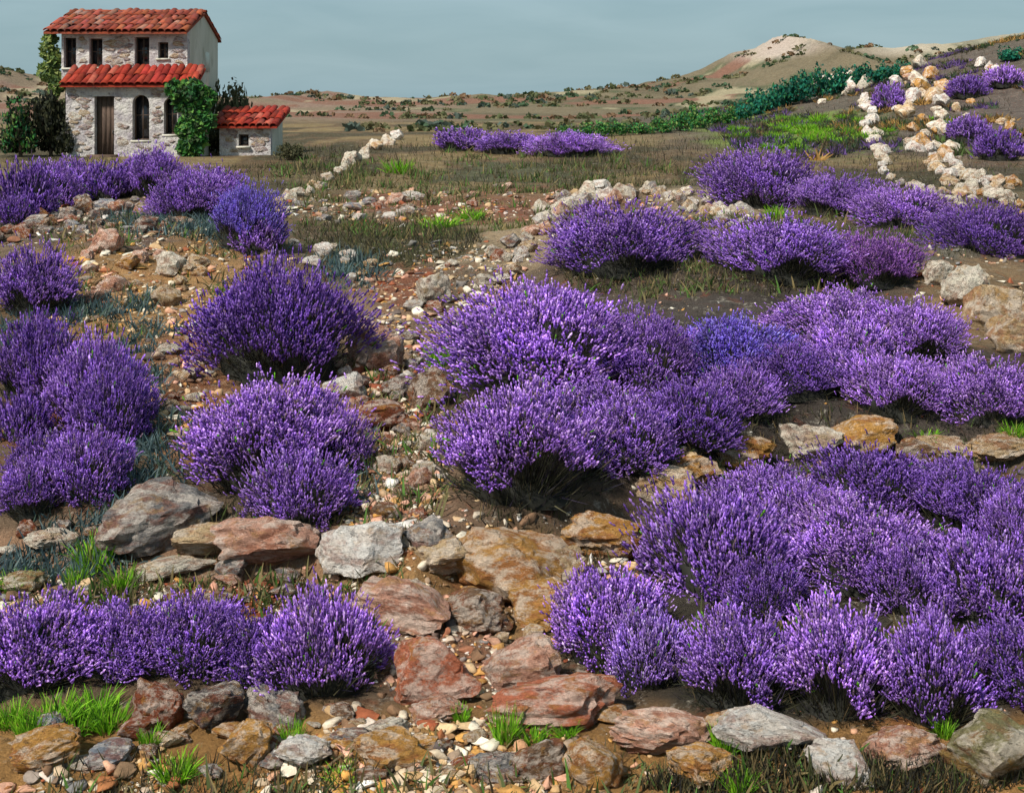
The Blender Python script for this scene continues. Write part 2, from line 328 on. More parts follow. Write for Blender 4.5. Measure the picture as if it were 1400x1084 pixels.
def lavender_proto(n, ln, seed, lift=0.0):
    """unit dome: radius 1, height 1 -> (blossom mesh, foliage mesh)"""
    az = rng.uniform(0, 2 * math.pi, n); s0 = .20 + .22 * np.sin(az * 2 + seed) * np.sin(az * 3 + 2 * seed) + .10 * np.sin(az * 7 + seed)
    s0 = np.clip(s0 + lift, .03, .62); se = s0 + (1 - s0) * rng.uniform(0, 1, n); ce = np.sqrt(1 - se ** 2)
    lump = .96 + .17 * np.sin(az * 2 + seed * 2.1) * np.sin(se * 3 + seed) + .13 * np.sin(az * 3 + seed) * ce + .11 * np.sin(az * 5 + se * 7 + seed * 1.7) + .07 * np.sin(az * 11 + se * 15 + seed)
    layer = np.where(rng.uniform(0, 1, n) < .25, rng.uniform(.72, .9, n), rng.uniform(.9, 1.04, n)); R = lump * layer
    stray = rng.uniform(0, 1, n) < .16; R = np.where(stray, R * rng.uniform(1.02, 1.24, n), R)
    tip = np.stack([np.cos(az) * ce * R, np.sin(az) * ce * R, .04 + se * .96 * R], 1)
    root = np.stack([np.cos(az) * ce * .35, np.sin(az) * ce * .5, np.zeros(n)], 1) * rng.uniform(.2, 1.15, (n, 1))
    d = tip - root + np.array([0, 0, .25]) + rng.normal(size=(n, 3)) * .24; d /= np.linalg.norm(d, axis=1, keepdims=True)
    L_ = ln * rng.uniform(.65, 1.35, n); cols = pick(PURP, [.11, .19, .28, .24, .115, .01, .055], n)
    patch = np.sin(az * 3 + seed * 3) * np.sin(se * 5 + seed) + .6 * np.sin(az * 7 + se * 9 + seed); cols *= (1 + .20 * patch)[:, None]
    cols[rng.uniform(0, 1, n) < .008] = lin(110, 170, 50)
    hv = heads(tip - d * (L_ * .6)[:, None], d, L_, L_ * rng.uniform(.115, .18, n), cols)
    bl = mesh('blossom', *hv)
    # stems under the flowers, grey green leaves, straw
    k = rng.choice(n, min(n, (4200 if lift else 2400) if n > 2000 else 800), replace=False)
    G = np.array([lin(58, 60, 44), lin(76, 76, 56), lin(52, 48, 48), lin(96, 92, 66), lin(120, 104, 74), lin(66, 58, 76)])
    st = ribbons(root[k], tip[k] - d[k] * (L_[k] * .3)[:, None], np.full(len(k), ln * .05), -.1, pick(G, [.25, .25, .2, .14, .06, .1], len(k)), 2)
    m = 1500 if n > 1500 else 700
    a2 = rng.uniform(0, 2 * math.pi, m); e2 = rng.uniform(.0, 1, m); c2 = np.sqrt(1 - e2 ** 2)
    r1 = rng.uniform(.35, .8, m); rt = np.stack([np.cos(a2) * c2 * r1, np.sin(a2) * c2 * r1, e2 * r1 * .8], 1)
    dd = np.stack([np.cos(a2) * c2, np.sin(a2) * c2, e2 + .7], 1) + rng.normal(size=(m, 3)) * .35
    dd /= np.linalg.norm(dd, axis=1, keepdims=True)
    lf = ribbons(rt, rt + dd * rng.uniform(.12, .3, (m, 1)), np.full(m, ln * .09), 0, pick(G, [.34, .28, .16, .12, .03, .07], m), 1)
    # leafy heart of the bush
    g = 18; hh = 8; az3 = np.linspace(0, 2 * math.pi, g, endpoint=False); V = []; 
    for j in range(hh + 1):
        el = j / hh * math.pi / 2
        for a in az3:
            rr = (.66 - .3 * lift) * (1 + .12 * math.sin(a * 3 + seed + j) + .08 * math.sin(a * 5 + j * 2))
            V.append((math.cos(a) * math.cos(el) * rr, math.sin(a) * math.cos(el) * rr, math.sin(el) * rr - .03))
    F = [(j * g + i, j * g + (i + 1) % g, (j + 1) * g + (i + 1) % g, (j + 1) * g + i) for j in range(hh) for i in range(g)]
    core = (np.array(V), np.array(F), np.tile(np.array(lin(50, 50, 42)), (len(V), 1)))
    fo = mesh('foliage', *joinp(st, lf, core))
    bl.materials.append(M_FLOWER); fo.materials.append(M_FOLI)
    return bl, fo
LAV = {'L': [lavender_proto(7400, .072, q) for q in (1.0, 4.4)] + [lavender_proto(6400, .072, q, .2) for q in (3.1,)] + [lavender_proto(5600, .072, q, .38) for q in (5.2,)],
       'M': [lavender_proto(3600, .10, q) for q in (1.5, 2.9, 4.1)] + [lavender_proto(3000, .10, 5.7, .22)],
       'S': [lavender_proto(1300, .17, q) for q in (.7, 2.1, 3.9)]}

def rock_proto(seed, flat=1.0, sub=3, cuts=11):
    r = np.random.default_rng(seed); bm = bmesh.new(); bmesh.ops.create_icosphere(bm, subdivisions=sub, radius=1)
    V = np.array([v.co[:] for v in bm.verts]); F = np.array([[v.index for v in f.verts] for f in bm.faces]); bm.free()
    for _ in range(cuts):
        nrm = r.normal(size=3); nrm[2] *= .8; nrm /= np.linalg.norm(nrm); dd = r.uniform(.48, .86)
        t = V @ nrm - dd; V = V - np.outer(np.maximum(t, 0) * .93, nrm)
    th = np.arctan2(V[:, 1], V[:, 0])
    V += V * (.05 * np.sin(V @ r.normal(size=3) * 6 + r.uniform(0, 6)) + .035 * np.sin(V @ r.normal(size=3) * 13) + .02 * np.sin(V @ r.normal(size=3) * 23))[:, None]
    V += V * (.05 * np.sin(V @ r.normal(size=3) * 9 + 2 * np.sin(V @ r.normal(size=3) * 7)))[:, None]
    V += r.normal(size=V.shape) * .012
    lo, hi = V.min(0), V.max(0); V = (V - (lo + hi) / 2) / ((hi - lo) / 2)
    m = mesh('stone', V, F, None, True); m.set_sharp_from_angle(angle=math.radians(38)); m.materials.append(M_STONE)
    return m
ROCKS = [rock_proto(100 + i) for i in range(14)]
SMALL = [rock_proto(200 + i, sub=3, cuts=15) for i in range(10)]

# ------------------------------------------------------------------ lavender bushes
# picture box x0, x1, top, foot ; brightness ; label
BUSH = []
FOOT = []
def lavender(x0, x1, y0, y1, tint, label, stem=False, depth=.95, group='lavender bushes on the hillside'):
    cx = (x0 + x1) / 2; p = at(cx, y1); W = (x1 - x0) * p.y / FPX
    b = .5 * W * depth; yc = p.y + .85 * b; xc = (cx - 700) / FPX * yc; zc = hz(xc, yc)
    Wc = (x1 - x0) * yc / FPX
    H = CAMZ - zc - (y0 - HPY) * (yc + .15 * b) / FPX
    H = max(.28 * Wc, min(H, 1.0 * Wc))
    cls = 'L' if (Wc > .8 and x1 - x0 > 90) else ('M' if (x1 - x0) > 75 else 'S')
    bl, fo = LAV[cls][-1 if stem else random.randrange(len(LAV[cls]) - (1 if cls != 'S' else 0))]
    r = obj('lavender_bush', None, loc=(xc, yc, zc - .03)); r.empty_display_size = .2
    r.rotation_euler = (0, 0, random.choice([0, math.pi]) + random.uniform(-.25, .25)); r.scale = (Wc * .56, b * 1.12, H)
    tag(r, label, 'lavender bush', group)
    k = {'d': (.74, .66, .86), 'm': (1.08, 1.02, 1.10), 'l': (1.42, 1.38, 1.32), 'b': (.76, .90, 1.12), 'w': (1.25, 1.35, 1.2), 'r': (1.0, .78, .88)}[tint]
    j = random.uniform(.93, 1.07)
    f = obj('foliage', fo, parent=r); q = obj('blossom', bl, parent=r); q['kind'] = 'stuff'; f['kind'] = 'stuff'
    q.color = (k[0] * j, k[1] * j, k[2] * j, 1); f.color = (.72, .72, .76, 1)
    FOOT.append((xc, yc, Wc * .5, b)); BUSH.append((label[:30], round(yc, 1), round(Wc, 2), round(H, 2)))
    return r
LB = [
 # by the house
 (0, 72, 228, 302, 'd', 'dark violet lavender bush below the leafy tree beside the house'),
 (58, 138, 220, 272, 'm', 'small lavender bush below the pale corner of the house'),
 (160, 258, 208, 272, 'm', 'lavender bush at the foot of the house, right under its arched openings'),
 (205, 318, 236, 302, 'm', 'lavender bush below the green climber of the house'),
 (290, 384, 258, 348, 'b', 'bluish lavender bush at the end of the clump below the red roofed outbuilding'),
 (0, 50, 268, 312, 'd', 'low dark lavender bush at the end of the dark stone bank'),
 # the slope on the house side
 (0, 98, 342, 436, 'm', 'lavender bush beside the tan stones below the dark stone bank'),
 (0, 108, 432, 555, 'd', 'broad dark lavender bush below the tan stones, beside its ragged twin'),
 (75, 190, 442, 596, 'm', 'tall ragged lavender bush beside the line of round cream stones'),
 (0, 66, 520, 610, 'd', 'lavender bush above the patch of rust soil'),
 (62, 178, 585, 694, 'm', 'lavender bush sloping down to the pale flat boulder'),
 (0, 92, 622, 724, 'm', 'lavender bush above the cream slab and the lime weeds'),
 (274, 482, 366, 532, 'd', 'big round deep violet lavender bush standing alone above the path'),
 (238, 496, 534, 690, 'l', 'bright lilac lavender bush arching over a smaller one by the path', True),
 (346, 482, 612, 732, 'm', 'smaller lavender bush under the bright lilac one, above the cream boulders'),
 # front row on the house side
 (-40, 136, 818, 962, 'l', 'streaky lavender bush at the end of the row above the ochre ground'),
 (96, 236, 822, 944, 'm', 'lavender bush in the front row, above the rust red boulder'),
 (190, 330, 812, 936, 'm', 'rounded lavender bush in the front row, below the rust soil bank'),
 (290, 420, 838, 950, 'd', 'dim lavender bush in the front row, above the dark rubble'),
 (362, 520, 806, 962, 'l', 'bright lavender bush leaning toward the round terracotta boulder'),
 # crest of the mound across the path
 (748, 952, 284, 388, 'm', 'fan shaped lavender bush on the crest, inside the rim of pale stones'),
 (980, 1162, 302, 398, 'm', 'lavender bush on the crest, beside the fan shaped one'),
 (1130, 1254, 322, 402, 'r', 'dull lavender bush on the crest beside the cream boulders'),
 (966, 1112, 210, 288, 'm', 'rounded lavender bush at the head of the row above the stone rim'),
 (1084, 1200, 242, 298, 'm', 'second lavender bush of the row above the stone rim'),
 (1170, 1296, 258, 314, 'l', 'third lavender bush of the row above the stone rim'),
 (1276, 1420, 282, 350, 'd', 'dark lavender bush closing the row, below the hillside walls'),
 # middle beds across the path
 (612, 868, 398, 542, 'l', 'broad lavender bush above the path, below the fan shaped bush'),
 (690, 800, 392, 440, 'm', 'low lavender bush tucked behind the broad one above the path'),
 (810, 960, 432, 545, 'm', 'lavender bush in the middle bed, between the broad bush and the bluish one'),
 (920, 1080, 436, 532, 'b', 'blue violet lavender bush in the middle bed'),
 (1066, 1240, 398, 486, 'l', 'pale lilac lavender bush in the bed below the crest'),
 (1180, 1322, 414, 502, 'l', 'pale lilac lavender bush below the cream boulders'),
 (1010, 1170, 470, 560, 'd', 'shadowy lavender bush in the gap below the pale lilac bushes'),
 (1150, 1300, 482, 588, 'l', 'pale lavender bush above the tan wall stones'),
 (1270, 1430, 492, 594, 'l', 'wide pale lavender bush at the outer end of the tan wall'),
 (588, 842, 538, 728, 'l', 'large lavender bush with bare dark stems above the ochre boulders', True),
 (790, 930, 545, 662, 'm', 'lavender bush behind the ochre boulder of the wall'),
 (880, 1012, 520, 630, 'd', 'lavender bush above the square tan stone of the wall'),
 (740, 880, 520, 590, 'm', 'lavender bush filling the middle of the bed above the bare stemmed one'),
 # lower beds
 (890, 1080, 672, 826, 'm', 'lavender bush below the wall, beside the lone bright lilac one'),
 (960, 1150, 640, 740, 'm', 'lavender bush close below the square tan stone of the wall'),
 (1075, 1290, 688, 828, 'l', 'broad lilac lavender bush in the middle of the lower bed'),
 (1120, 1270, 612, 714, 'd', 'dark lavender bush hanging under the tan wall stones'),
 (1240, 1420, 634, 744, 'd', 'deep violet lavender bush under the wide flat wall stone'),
 (1265, 1430, 730, 868, 'm', 'lavender bush at the outer edge of the lower bed'),
 (752, 910, 778, 918, 'l', 'lone bright lilac lavender bush beside the terracotta boulders'),
 (826, 940, 830, 944, 'w', 'silvery lavender bush beside the lone bright lilac one'),
 (920, 1100, 846, 986, 'm', 'lavender bush of the lowest row, above the big white boulder', True),
 (1050, 1240, 834, 1000, 'l', 'tall lavender bush in the middle of the lowest row', True),
 (1190, 1350, 846, 1004, 'm', 'lavender bush of the lowest row, above the mossy boulder', True),
 (1310, 1470, 850, 968, 'd', 'lavender bush ending the lowest row behind the mossy boulder'),
 # fillers of the beds

 (28, 112, 226, 284, 'm', 'lavender bush between the dark tree and the dark stone bank'),
 (112, 182, 226, 274, 'd', 'small dark lavender bush below the house door'),
 (250, 335, 232, 290, 'm', 'lavender bush below the wall of the red roofed outbuilding'),
 (318, 388, 296, 352, 'm', 'low lavender bush under the bluish one, above the round violet bush'),
 (40, 150, 476, 560, 'm', 'lavender bush wedged between the broad dark bush and the ragged one'),
 (105, 210, 505, 606, 'd', 'dark lavender bush at the foot of the ragged one'),
 (20, 110, 588, 668, 'd', 'lavender bush just below the rust soil patch'),
 (405, 500, 548, 652, 'l', 'pale lavender bush spilling onto the path beside the bright lilac arch'),
 (640, 770, 420, 520, 'l', 'lavender bush in front of the low one above the path'),
 (1100, 1215, 432, 520, 'l', 'lavender bush between the two pale lilac bushes of the crest bed'),
 (950, 1060, 500, 580, 'm', 'lavender bush below the blue violet one'),
 (1180, 1300, 740, 850, 'm', 'lavender bush between the broad lilac one and the bed edge'),
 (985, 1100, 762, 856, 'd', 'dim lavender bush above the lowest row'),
 (1040, 1160, 660, 760, 'm', 'lavender bush filling the head of the lower bed'),
 (1340, 1440, 668, 770, 'm', 'lavender bush at the bed edge below the long flat boulder'),
 (700, 830, 560, 660, 'l', 'lilac lavender bush crowning the bare stemmed one'),
 # far row
 (596, 668, 178, 208, 'm', 'distant lavender bush at the head of the far stone line'),
 (650, 740, 182, 212, 'm', 'distant lavender bush in the middle of the far row'),
 (722, 830, 186, 216, 'l', 'distant lavender bush at the end of the far row by the green scrub'),
 # far hillside
 (1196, 1236, 118, 152, 'm', 'lavender bush high between the two hillside walls'),
 (1300, 1350, 160, 196, 'm', 'lavender bush beyond the ochre hillside wall'),
 (1335, 1395, 180, 222, 'd', 'lower lavender bush beyond the ochre hillside wall'),
 (1300, 1345, 105, 138, 'd', 'lavender bush near the hilltop stones'),
 (1350, 1396, 92, 124, 'l', 'lavender bush on the hilltop among white stones'),
]
for b in LB: lavender(*b)

# ------------------------------------------------------------------ boulders and stones
TINT = {'terra': (196, 116, 86), 'pink': (216, 164, 140), 'ochre': (198, 146, 78), 'cream': (220, 210, 190), 'white': (228, 222, 214),
        'tan': (204, 174, 134), 'grey': (132, 128, 126), 'dark': (84, 78, 78), 'rust': (146, 78, 52), 'moss': (140, 132, 92), 'brown': (120, 92, 70), 'blue': (140, 146, 156)}
def put_stone(o, px, py, wpx, hpx, tint, sink=.22, dmul=.7, rot=None):
    """front foot of the stone on the ground under pixel (px, py)"""
    p = at(px, py); W = wpx * p.y / FPX; D = W * dmul; th = (py - HPY) / FPX
    D = W * (dmul if wpx < 2 * hpx else .52); H = max(.42 * D, hpx * p.y / FPX - .38 * D * th) * (1 + sink)
    yc = p.y + D * .42; xc = p.x * yc / p.y; zc = hz(xc, yc)
    o.location = (xc, yc, zc + H * (.5 - sink)); o.scale = (W * .53, D * .5, H * .5)
    o.rotation_euler = (random.uniform(-.1, .1), random.uniform(-.12, .12), random.uniform(-.3, .3) if rot is None else rot)
    c = lin(*TINT[tint]); j = random.uniform(.85, 1.15); o.color = (c[0] * j, c[1] * j, c[2] * j, 1)
    return o
BOULD = [  # x0,x1,y0,y1,tint,label
 (482, 622, 786, 866, 'pink', 'wedge shaped pink boulder streaked with white, above the terracotta one'),
 (535, 652, 862, 966, 'terra', 'round terracotta boulder with a flat pitted face'),
 (655, 762, 868, 950, 'pink', 'pointed pink and white boulder between two terracotta boulders'),
 (664, 852, 908, 1002, 'terra', 'broad low orange terracotta boulder above the lime grass'),
 (430, 552, 724, 802, 'white', 'blocky white boulder where the wall meets the path'),
 (290, 442, 722, 800, 'pink', 'long cream and pink boulder below the small lavender bush'),
 (612, 792, 732, 836, 'ochre', 'massive ochre boulder at the bend of the terrace wall'),
 (768, 886, 698, 768, 'ochre', 'ochre boulder with a white top in the terrace wall'),
 (856, 962, 648, 704, 'tan', 'tan boulder in the terrace wall between ochre and square ones'),
 (970, 1062, 602, 652, 'ochre', 'square honey coloured boulder in the terrace wall'),
 (1066, 1150, 588, 638, 'cream', 'cream boulder with white streaks in the terrace wall'),
 (1136, 1228, 590, 640, 'ochre', 'low brown ochre boulder beside the cream one in the wall'),
 (1236, 1326, 606, 642, 'tan', 'flat tan boulder near the outer end of the terrace wall'),
 (1316, 1420, 608, 646, 'tan', 'long flat tan boulder at the outer end of the terrace wall'),
 (978, 1130, 976, 1048, 'white', 'big white topped boulder below the lowest lavender row'),
 (836, 972, 978, 1046, 'pink', 'pinkish boulder between the terracotta and the white topped ones'),
 (1100, 1194, 1014, 1082, 'white', 'chalky white stone beside the big white topped boulder'),
 (1180, 1302, 1002, 1066, 'pink', 'blush coloured boulder next to the mossy one'),
 (1284, 1440, 978, 1090, 'moss', 'mossy grey boulder with dark lichen below the last lavender'),
 (910, 1002, 1026, 1086, 'ochre', 'ochre stone under the pinkish boulder'),
 (132, 300, 672, 772, 'grey', 'pale flat boulder with yellow lichen at the foot of the slope'),
 (34, 106, 730, 760, 'cream', 'cream slab lying above the mossy stone'),
 (126, 182, 728, 760, 'blue', 'blue grey stone beside the pale flat boulder'),
 (4, 62, 780, 812, 'moss', 'mossy stone ringed by lime weeds'),
 (184, 292, 768, 798, 'cream', 'thin cream slab beside the lime grass patch'),
 (474, 552, 438, 508, 'pink', 'curved pink and white boulder on the path bend'),
 (440, 500, 508, 552, 'white', 'white stone at the bend of the path by the round lavender'),
 (568, 618, 372, 422, 'cream', 'heaped cream boulder at the top of the path'),
 (520, 580, 508, 545, 'dark', 'dark stone in the middle of the path'),
 (480, 560, 545, 596, 'rust', 'dark red stone on the path'),
 (556, 620, 500, 560, 'brown', 'brown stone at the path edge below the lime tuft'),
 (1262, 1302, 358, 392, 'cream', 'small cream boulder heading the pair below the crest'),
 (1284, 1352, 360, 424, 'cream', 'round cream boulder below the dull lavender bush'),
 (1318, 1400, 386, 456, 'tan', 'large rounded cream and tan boulder at the mound edge'),
 (1350, 1420, 430, 486, 'tan', 'tan boulder lowest of the mound edge'),
 (560, 650, 752, 812, 'tan', 'tan boulder behind the wedge shaped pink one'),
 (690, 800, 800, 866, 'ochre', 'dark ochre boulder under the massive ochre one'),
 (600, 700, 808, 868, 'brown', 'brown rock filling the gap above the round terracotta boulder'),
 (548, 620, 725, 775, 'grey', 'grey rock on the path end above the tan boulder'),
 (720, 800, 742, 800, 'tan', 'tan rock between the massive ochre boulder and the white topped ochre one'),
 (905, 985, 636, 680, 'ochre', 'small ochre boulder beside the square honey one'),
 (1010, 1070, 640, 668, 'rust', 'rust stone under the square honey boulder'),
 (1225, 1290, 600, 640, 'brown', 'brown stone beside the long flat tan boulder'),
 (240, 330, 728, 776, 'tan', 'tan rock between the pale flat boulder and the long cream one'),
 (540, 585, 800, 842, 'cream', 'cream stone in front of the wedge shaped boulder'),
 (184, 252, 925, 1002, 'rust', 'rust red boulder below the front lavender row'),
 (252, 330, 945, 1006, 'dark', 'dark jagged rock beside the rust red boulder'),
 (330, 420, 938, 1000, 'grey', 'grey and white rock beside the dark jagged one'),
 (300, 372, 982, 1050, 'ochre', 'ochre rock below the grey and white one'),
 (376, 452, 1016, 1066, 'white', 'pale slab at the foot of the grass tuft'),
 (470, 600, 1000, 1062, 'ochre', 'wide ochre slab below the terracotta boulder'),
 (500, 560, 985, 1022, 'cream', 'cream chip on the wide ochre slab edge'),
 (560, 640, 945, 992, 'pink', 'pinkish stone at the foot of the round terracotta boulder'),
 (640, 720, 1030, 1075, 'grey', 'grey stone below the lime grass'),
 (118, 182, 1020, 1056, 'blue', 'blue grey slab in the ochre ground'),
 (10, 110, 1000, 1062, 'ochre', 'ochre slab lying at the end of the front row'),
 (52, 96, 982, 1014, 'blue', 'small slate grey stone among lime leaves'),
 (700, 780, 1008, 1070, 'brown', 'brown rock below the broad terracotta boulder'),
 (770, 850, 1010, 1080, 'ochre', 'speckled ochre rock beside the pinkish boulder'),
]
for k, (x0, x1, y0, y1, ti, lab) in enumerate(BOULD):
    o = obj('boulder', rock_proto({13: 911, 14: 911}.get(k, 300 + k) if lab.startswith('big white') else 300 + k, sub=4, cuts=12)); o.data.name = 'boulder'
    put_stone(o, (x0 + x1) / 2, y1, x1 - x0, y1 - y0, ti); tag(o, lab, 'boulder', 'boulders among the lavender')
    FOOT.append((o.location.x, o.location.y, o.scale.x * .8, o.scale.y * .8))

def clear(x, y, k=.85):
    return all(((x - a) / (c * k)) ** 2 + ((y - b) / (d * k)) ** 2 > 1 for a, b, c, d in FOOT)
def fill(cx, cy, rx, ry, n, s0, s1, tints, label, group, flat=.5, ang=0):
    """n loose stones on the ground inside a patch"""
    k = 0; tries = 0
    while k < n and tries < n * 12:
        tries += 1; a = random.uniform(0, 6.283); r = math.sqrt(random.random())
        dx, dy = rx * r * math.cos(a), ry * r * math.sin(a)
        px, py = cx + dx * math.cos(ang) - dy * math.sin(ang), cy + dx * math.sin(ang) + dy * math.cos(ang)
        p = at(px, py)
        if not clear(p.x, p.y + .03): continue
        s = s0 + (s1 - s0) * random.random() ** 1.7
        ti = random.choice(tints); o = obj('stone', random.choice(ROCKS)); put_stone(o, px, py, s, s * random.uniform(flat, flat + .3), ti, rot=random.uniform(-.6, .6))
        tag(o, {'blue': 'slate grey', 'dark': 'charcoal dark', 'terra': 'terracotta', 'rust': 'rust red'}.get(ti, ti) + ' ' + label, 'stone', group); FOOT.append((o.location.x, o.location.y, o.scale.x * .9, o.scale.y * .9)); k += 1
fill(530, 650, 70, 80, 20, 18, 46, ['pink', 'tan', 'grey', 'cream', 'rust', 'brown'], 'loose stone on the lower path', 'stones on the lower path')
fill(535, 530, 80, 75, 22, 14, 40, ['rust', 'dark', 'white', 'brown', 'cream', 'pink'], 'loose stone at the path bend', 'stones at the path bend')
fill(640, 390, 95, 36, 22, 10, 30, ['cream', 'white', 'tan', 'brown', 'rust'], 'loose stone at the top of the path', 'stones at the path top', ang=-.45)
fill(175, 385, 110, 45, 20, 16, 52, ['tan', 'cream', 'ochre', 'tan', 'pink'], 'stone lying on the ochre slope below the dark bank', 'tan stones on the ochre slope')
fill(242, 545, 24, 75, 11, 16, 38, ['cream', 'tan', 'cream', 'rust'], 'round stone in the line beside the ragged lavender', 'cream stones beside the ragged lavender')
fill(130, 300, 140, 26, 30, 12, 40, ['dark', 'grey', 'rust', 'dark', 'brown', 'blue'], 'flat loose stone of the bank below the house lavender', 'stones of the dark bank', flat=.35)
fill(500, 290, 125, 26, 26, 10, 34, ['grey', 'blue', 'rust', 'pink', 'brown', 'white'], 'stone strewn on the red field', 'stones on the red field', flat=.35)
fill(700, 275, 110, 20, 18, 8, 20, ['rust', 'brown', 'grey', 'pink'], 'small stone strewn where the red field rises', 'small stones on the red field', flat=.35)
fill(460, 360, 75, 22, 10, 12, 32, ['cream', 'white', 'tan'], 'stone at the top edge of the round lavender bed', 'pale stones over the round lavender', ang=.35)
fill(330, 815, 130, 26, 14, 16, 44, ['rust', 'grey', 'pink', 'brown'], 'loose stone on the bank above the front row', 'stones above the front row')
fill(90, 765, 100, 30, 12, 16, 40, ['rust', 'grey', 'brown', 'cream'], 'loose stone among the lime weeds', 'stones among the lime weeds')
fill(40, 595, 45, 22, 7, 18, 40, ['rust', 'cream', 'dark'], 'loose stone on the patch of rust soil', 'stones on the rust soil')
fill(640, 850, 120, 40, 10, 16, 40, ['tan', 'pink', 'ochre', 'dark'], 'loose stone wedged between the big boulders', 'stones between the boulders')
fill(560, 1030, 560, 50, 40, 18, 60, ['ochre', 'grey', 'brown', 'tan', 'cream', 'rust', 'ochre'], 'loose stone on the ochre ground along the front', 'stones on the ochre ground', flat=.35)
fill(1060, 325, 120, 14, 8, 10, 26, ['tan', 'cream'], 'stone on the strip behind the crest bushes', 'stones behind the crest bushes', flat=.35)
fill(1266, 120, 44, 26, 9, 10, 20, ['ochre', 'cream', 'tan', 'pink'], 'rock heaped at the head of the ochre hillside wall', 'rocks at the ochre wall head')
fill(1340, 268, 60, 26, 12, 14, 34, ['cream', 'tan', 'white'], 'rock fallen at the foot of the ochre hillside wall', 'rocks at the ochre wall foot')
fill(1300, 190, 110, 80, 22, 8, 20, ['white', 'cream', 'tan', 'ochre'], 'stone strewn over the far hillside', 'stones on the far hillside')
fill(1130, 128, 50, 16, 8, 9, 20, ['white', 'cream'], 'stone among the green of the hill brow', 'stones on the hill brow')

def wall_line(pts, s0, s1, tints, label, rows=1, jit=.5, name='stone_wall', step=.8):
    r = obj(name, None, loc=at(*pts[0])); tag(r, label, 'stone wall', kind='thing'); r.empty_display_size = .3
    for (xa, ya), (xb, yb) in zip(pts[:-1], pts[1:]):
        t = 0; d = math.hypot(xb - xa, yb - ya)
        while t < d:
            f = t / d; s = random.uniform(s0, s1)
            for k in range(rows):
                px = xa + (xb - xa) * f + random.uniform(-jit, jit) * s; py = ya + (yb - ya) * f + random.uniform(-jit, jit) * s * .6
                if not clear(*at(px, py).xy, .6): continue
                q = obj('stone', random.choice(SMALL)); put_stone(q, px, py, s, s * random.uniform(.6, .95), random.choice(tints), rot=random.uniform(-.7, .7))
                q.location -= r.location; q.parent = r
            t += s * step
    return r
wall_line([(384, 280), (440, 258), (478, 228), (515, 205), (552, 190)], 13, 24, ['cream', 'white', 'cream', 'tan'], 'thin line of cream stones climbing the olive field toward the far lavender', 1, .2, step=.7)
wall_line([(690, 350), (740, 315), (790, 282), (840, 266), (900, 268), (960, 288), (1040, 306)], 12, 30, ['cream', 'white', 'tan', 'cream', 'pink', 'grey'], 'rim of heaped pale stones curving round the lavender mound', 3, .7)
wall_line([(1130, 118), (1172, 120), (1186, 150), (1192, 185), (1204, 215), (1214, 246)], 12, 24, ['white', 'cream', 'white'], 'white stone wall running straight down the far hillside', 3, .45)
wall_line([(1262, 112), (1256, 128), (1262, 150), (1268, 185), (1285, 220), (1310, 248), (1350, 262), (1388, 290)], 13, 30, ['ochre', 'cream', 'tan', 'white'], 'crumbling ochre and cream stone wall down the far hillside', 4, 1.3)
wall_line([(1220, 248), (1270, 268), (1330, 285)], 9, 16, ['cream', 'grey'], 'low grey stone row joining the two hillside walls', 1, .4)
wall_line([(0, 330), (50, 312), (120, 292), (180, 292), (240, 312)], 14, 30, ['dark', 'grey', 'brown', 'rust'], 'dark stone bank holding the lavender below the house', 2, .5)
wall_line([(1346, 98), (1385, 112)], 13, 20, ['white', 'pink'], 'short run of white stones near the hilltop', 2, .6)

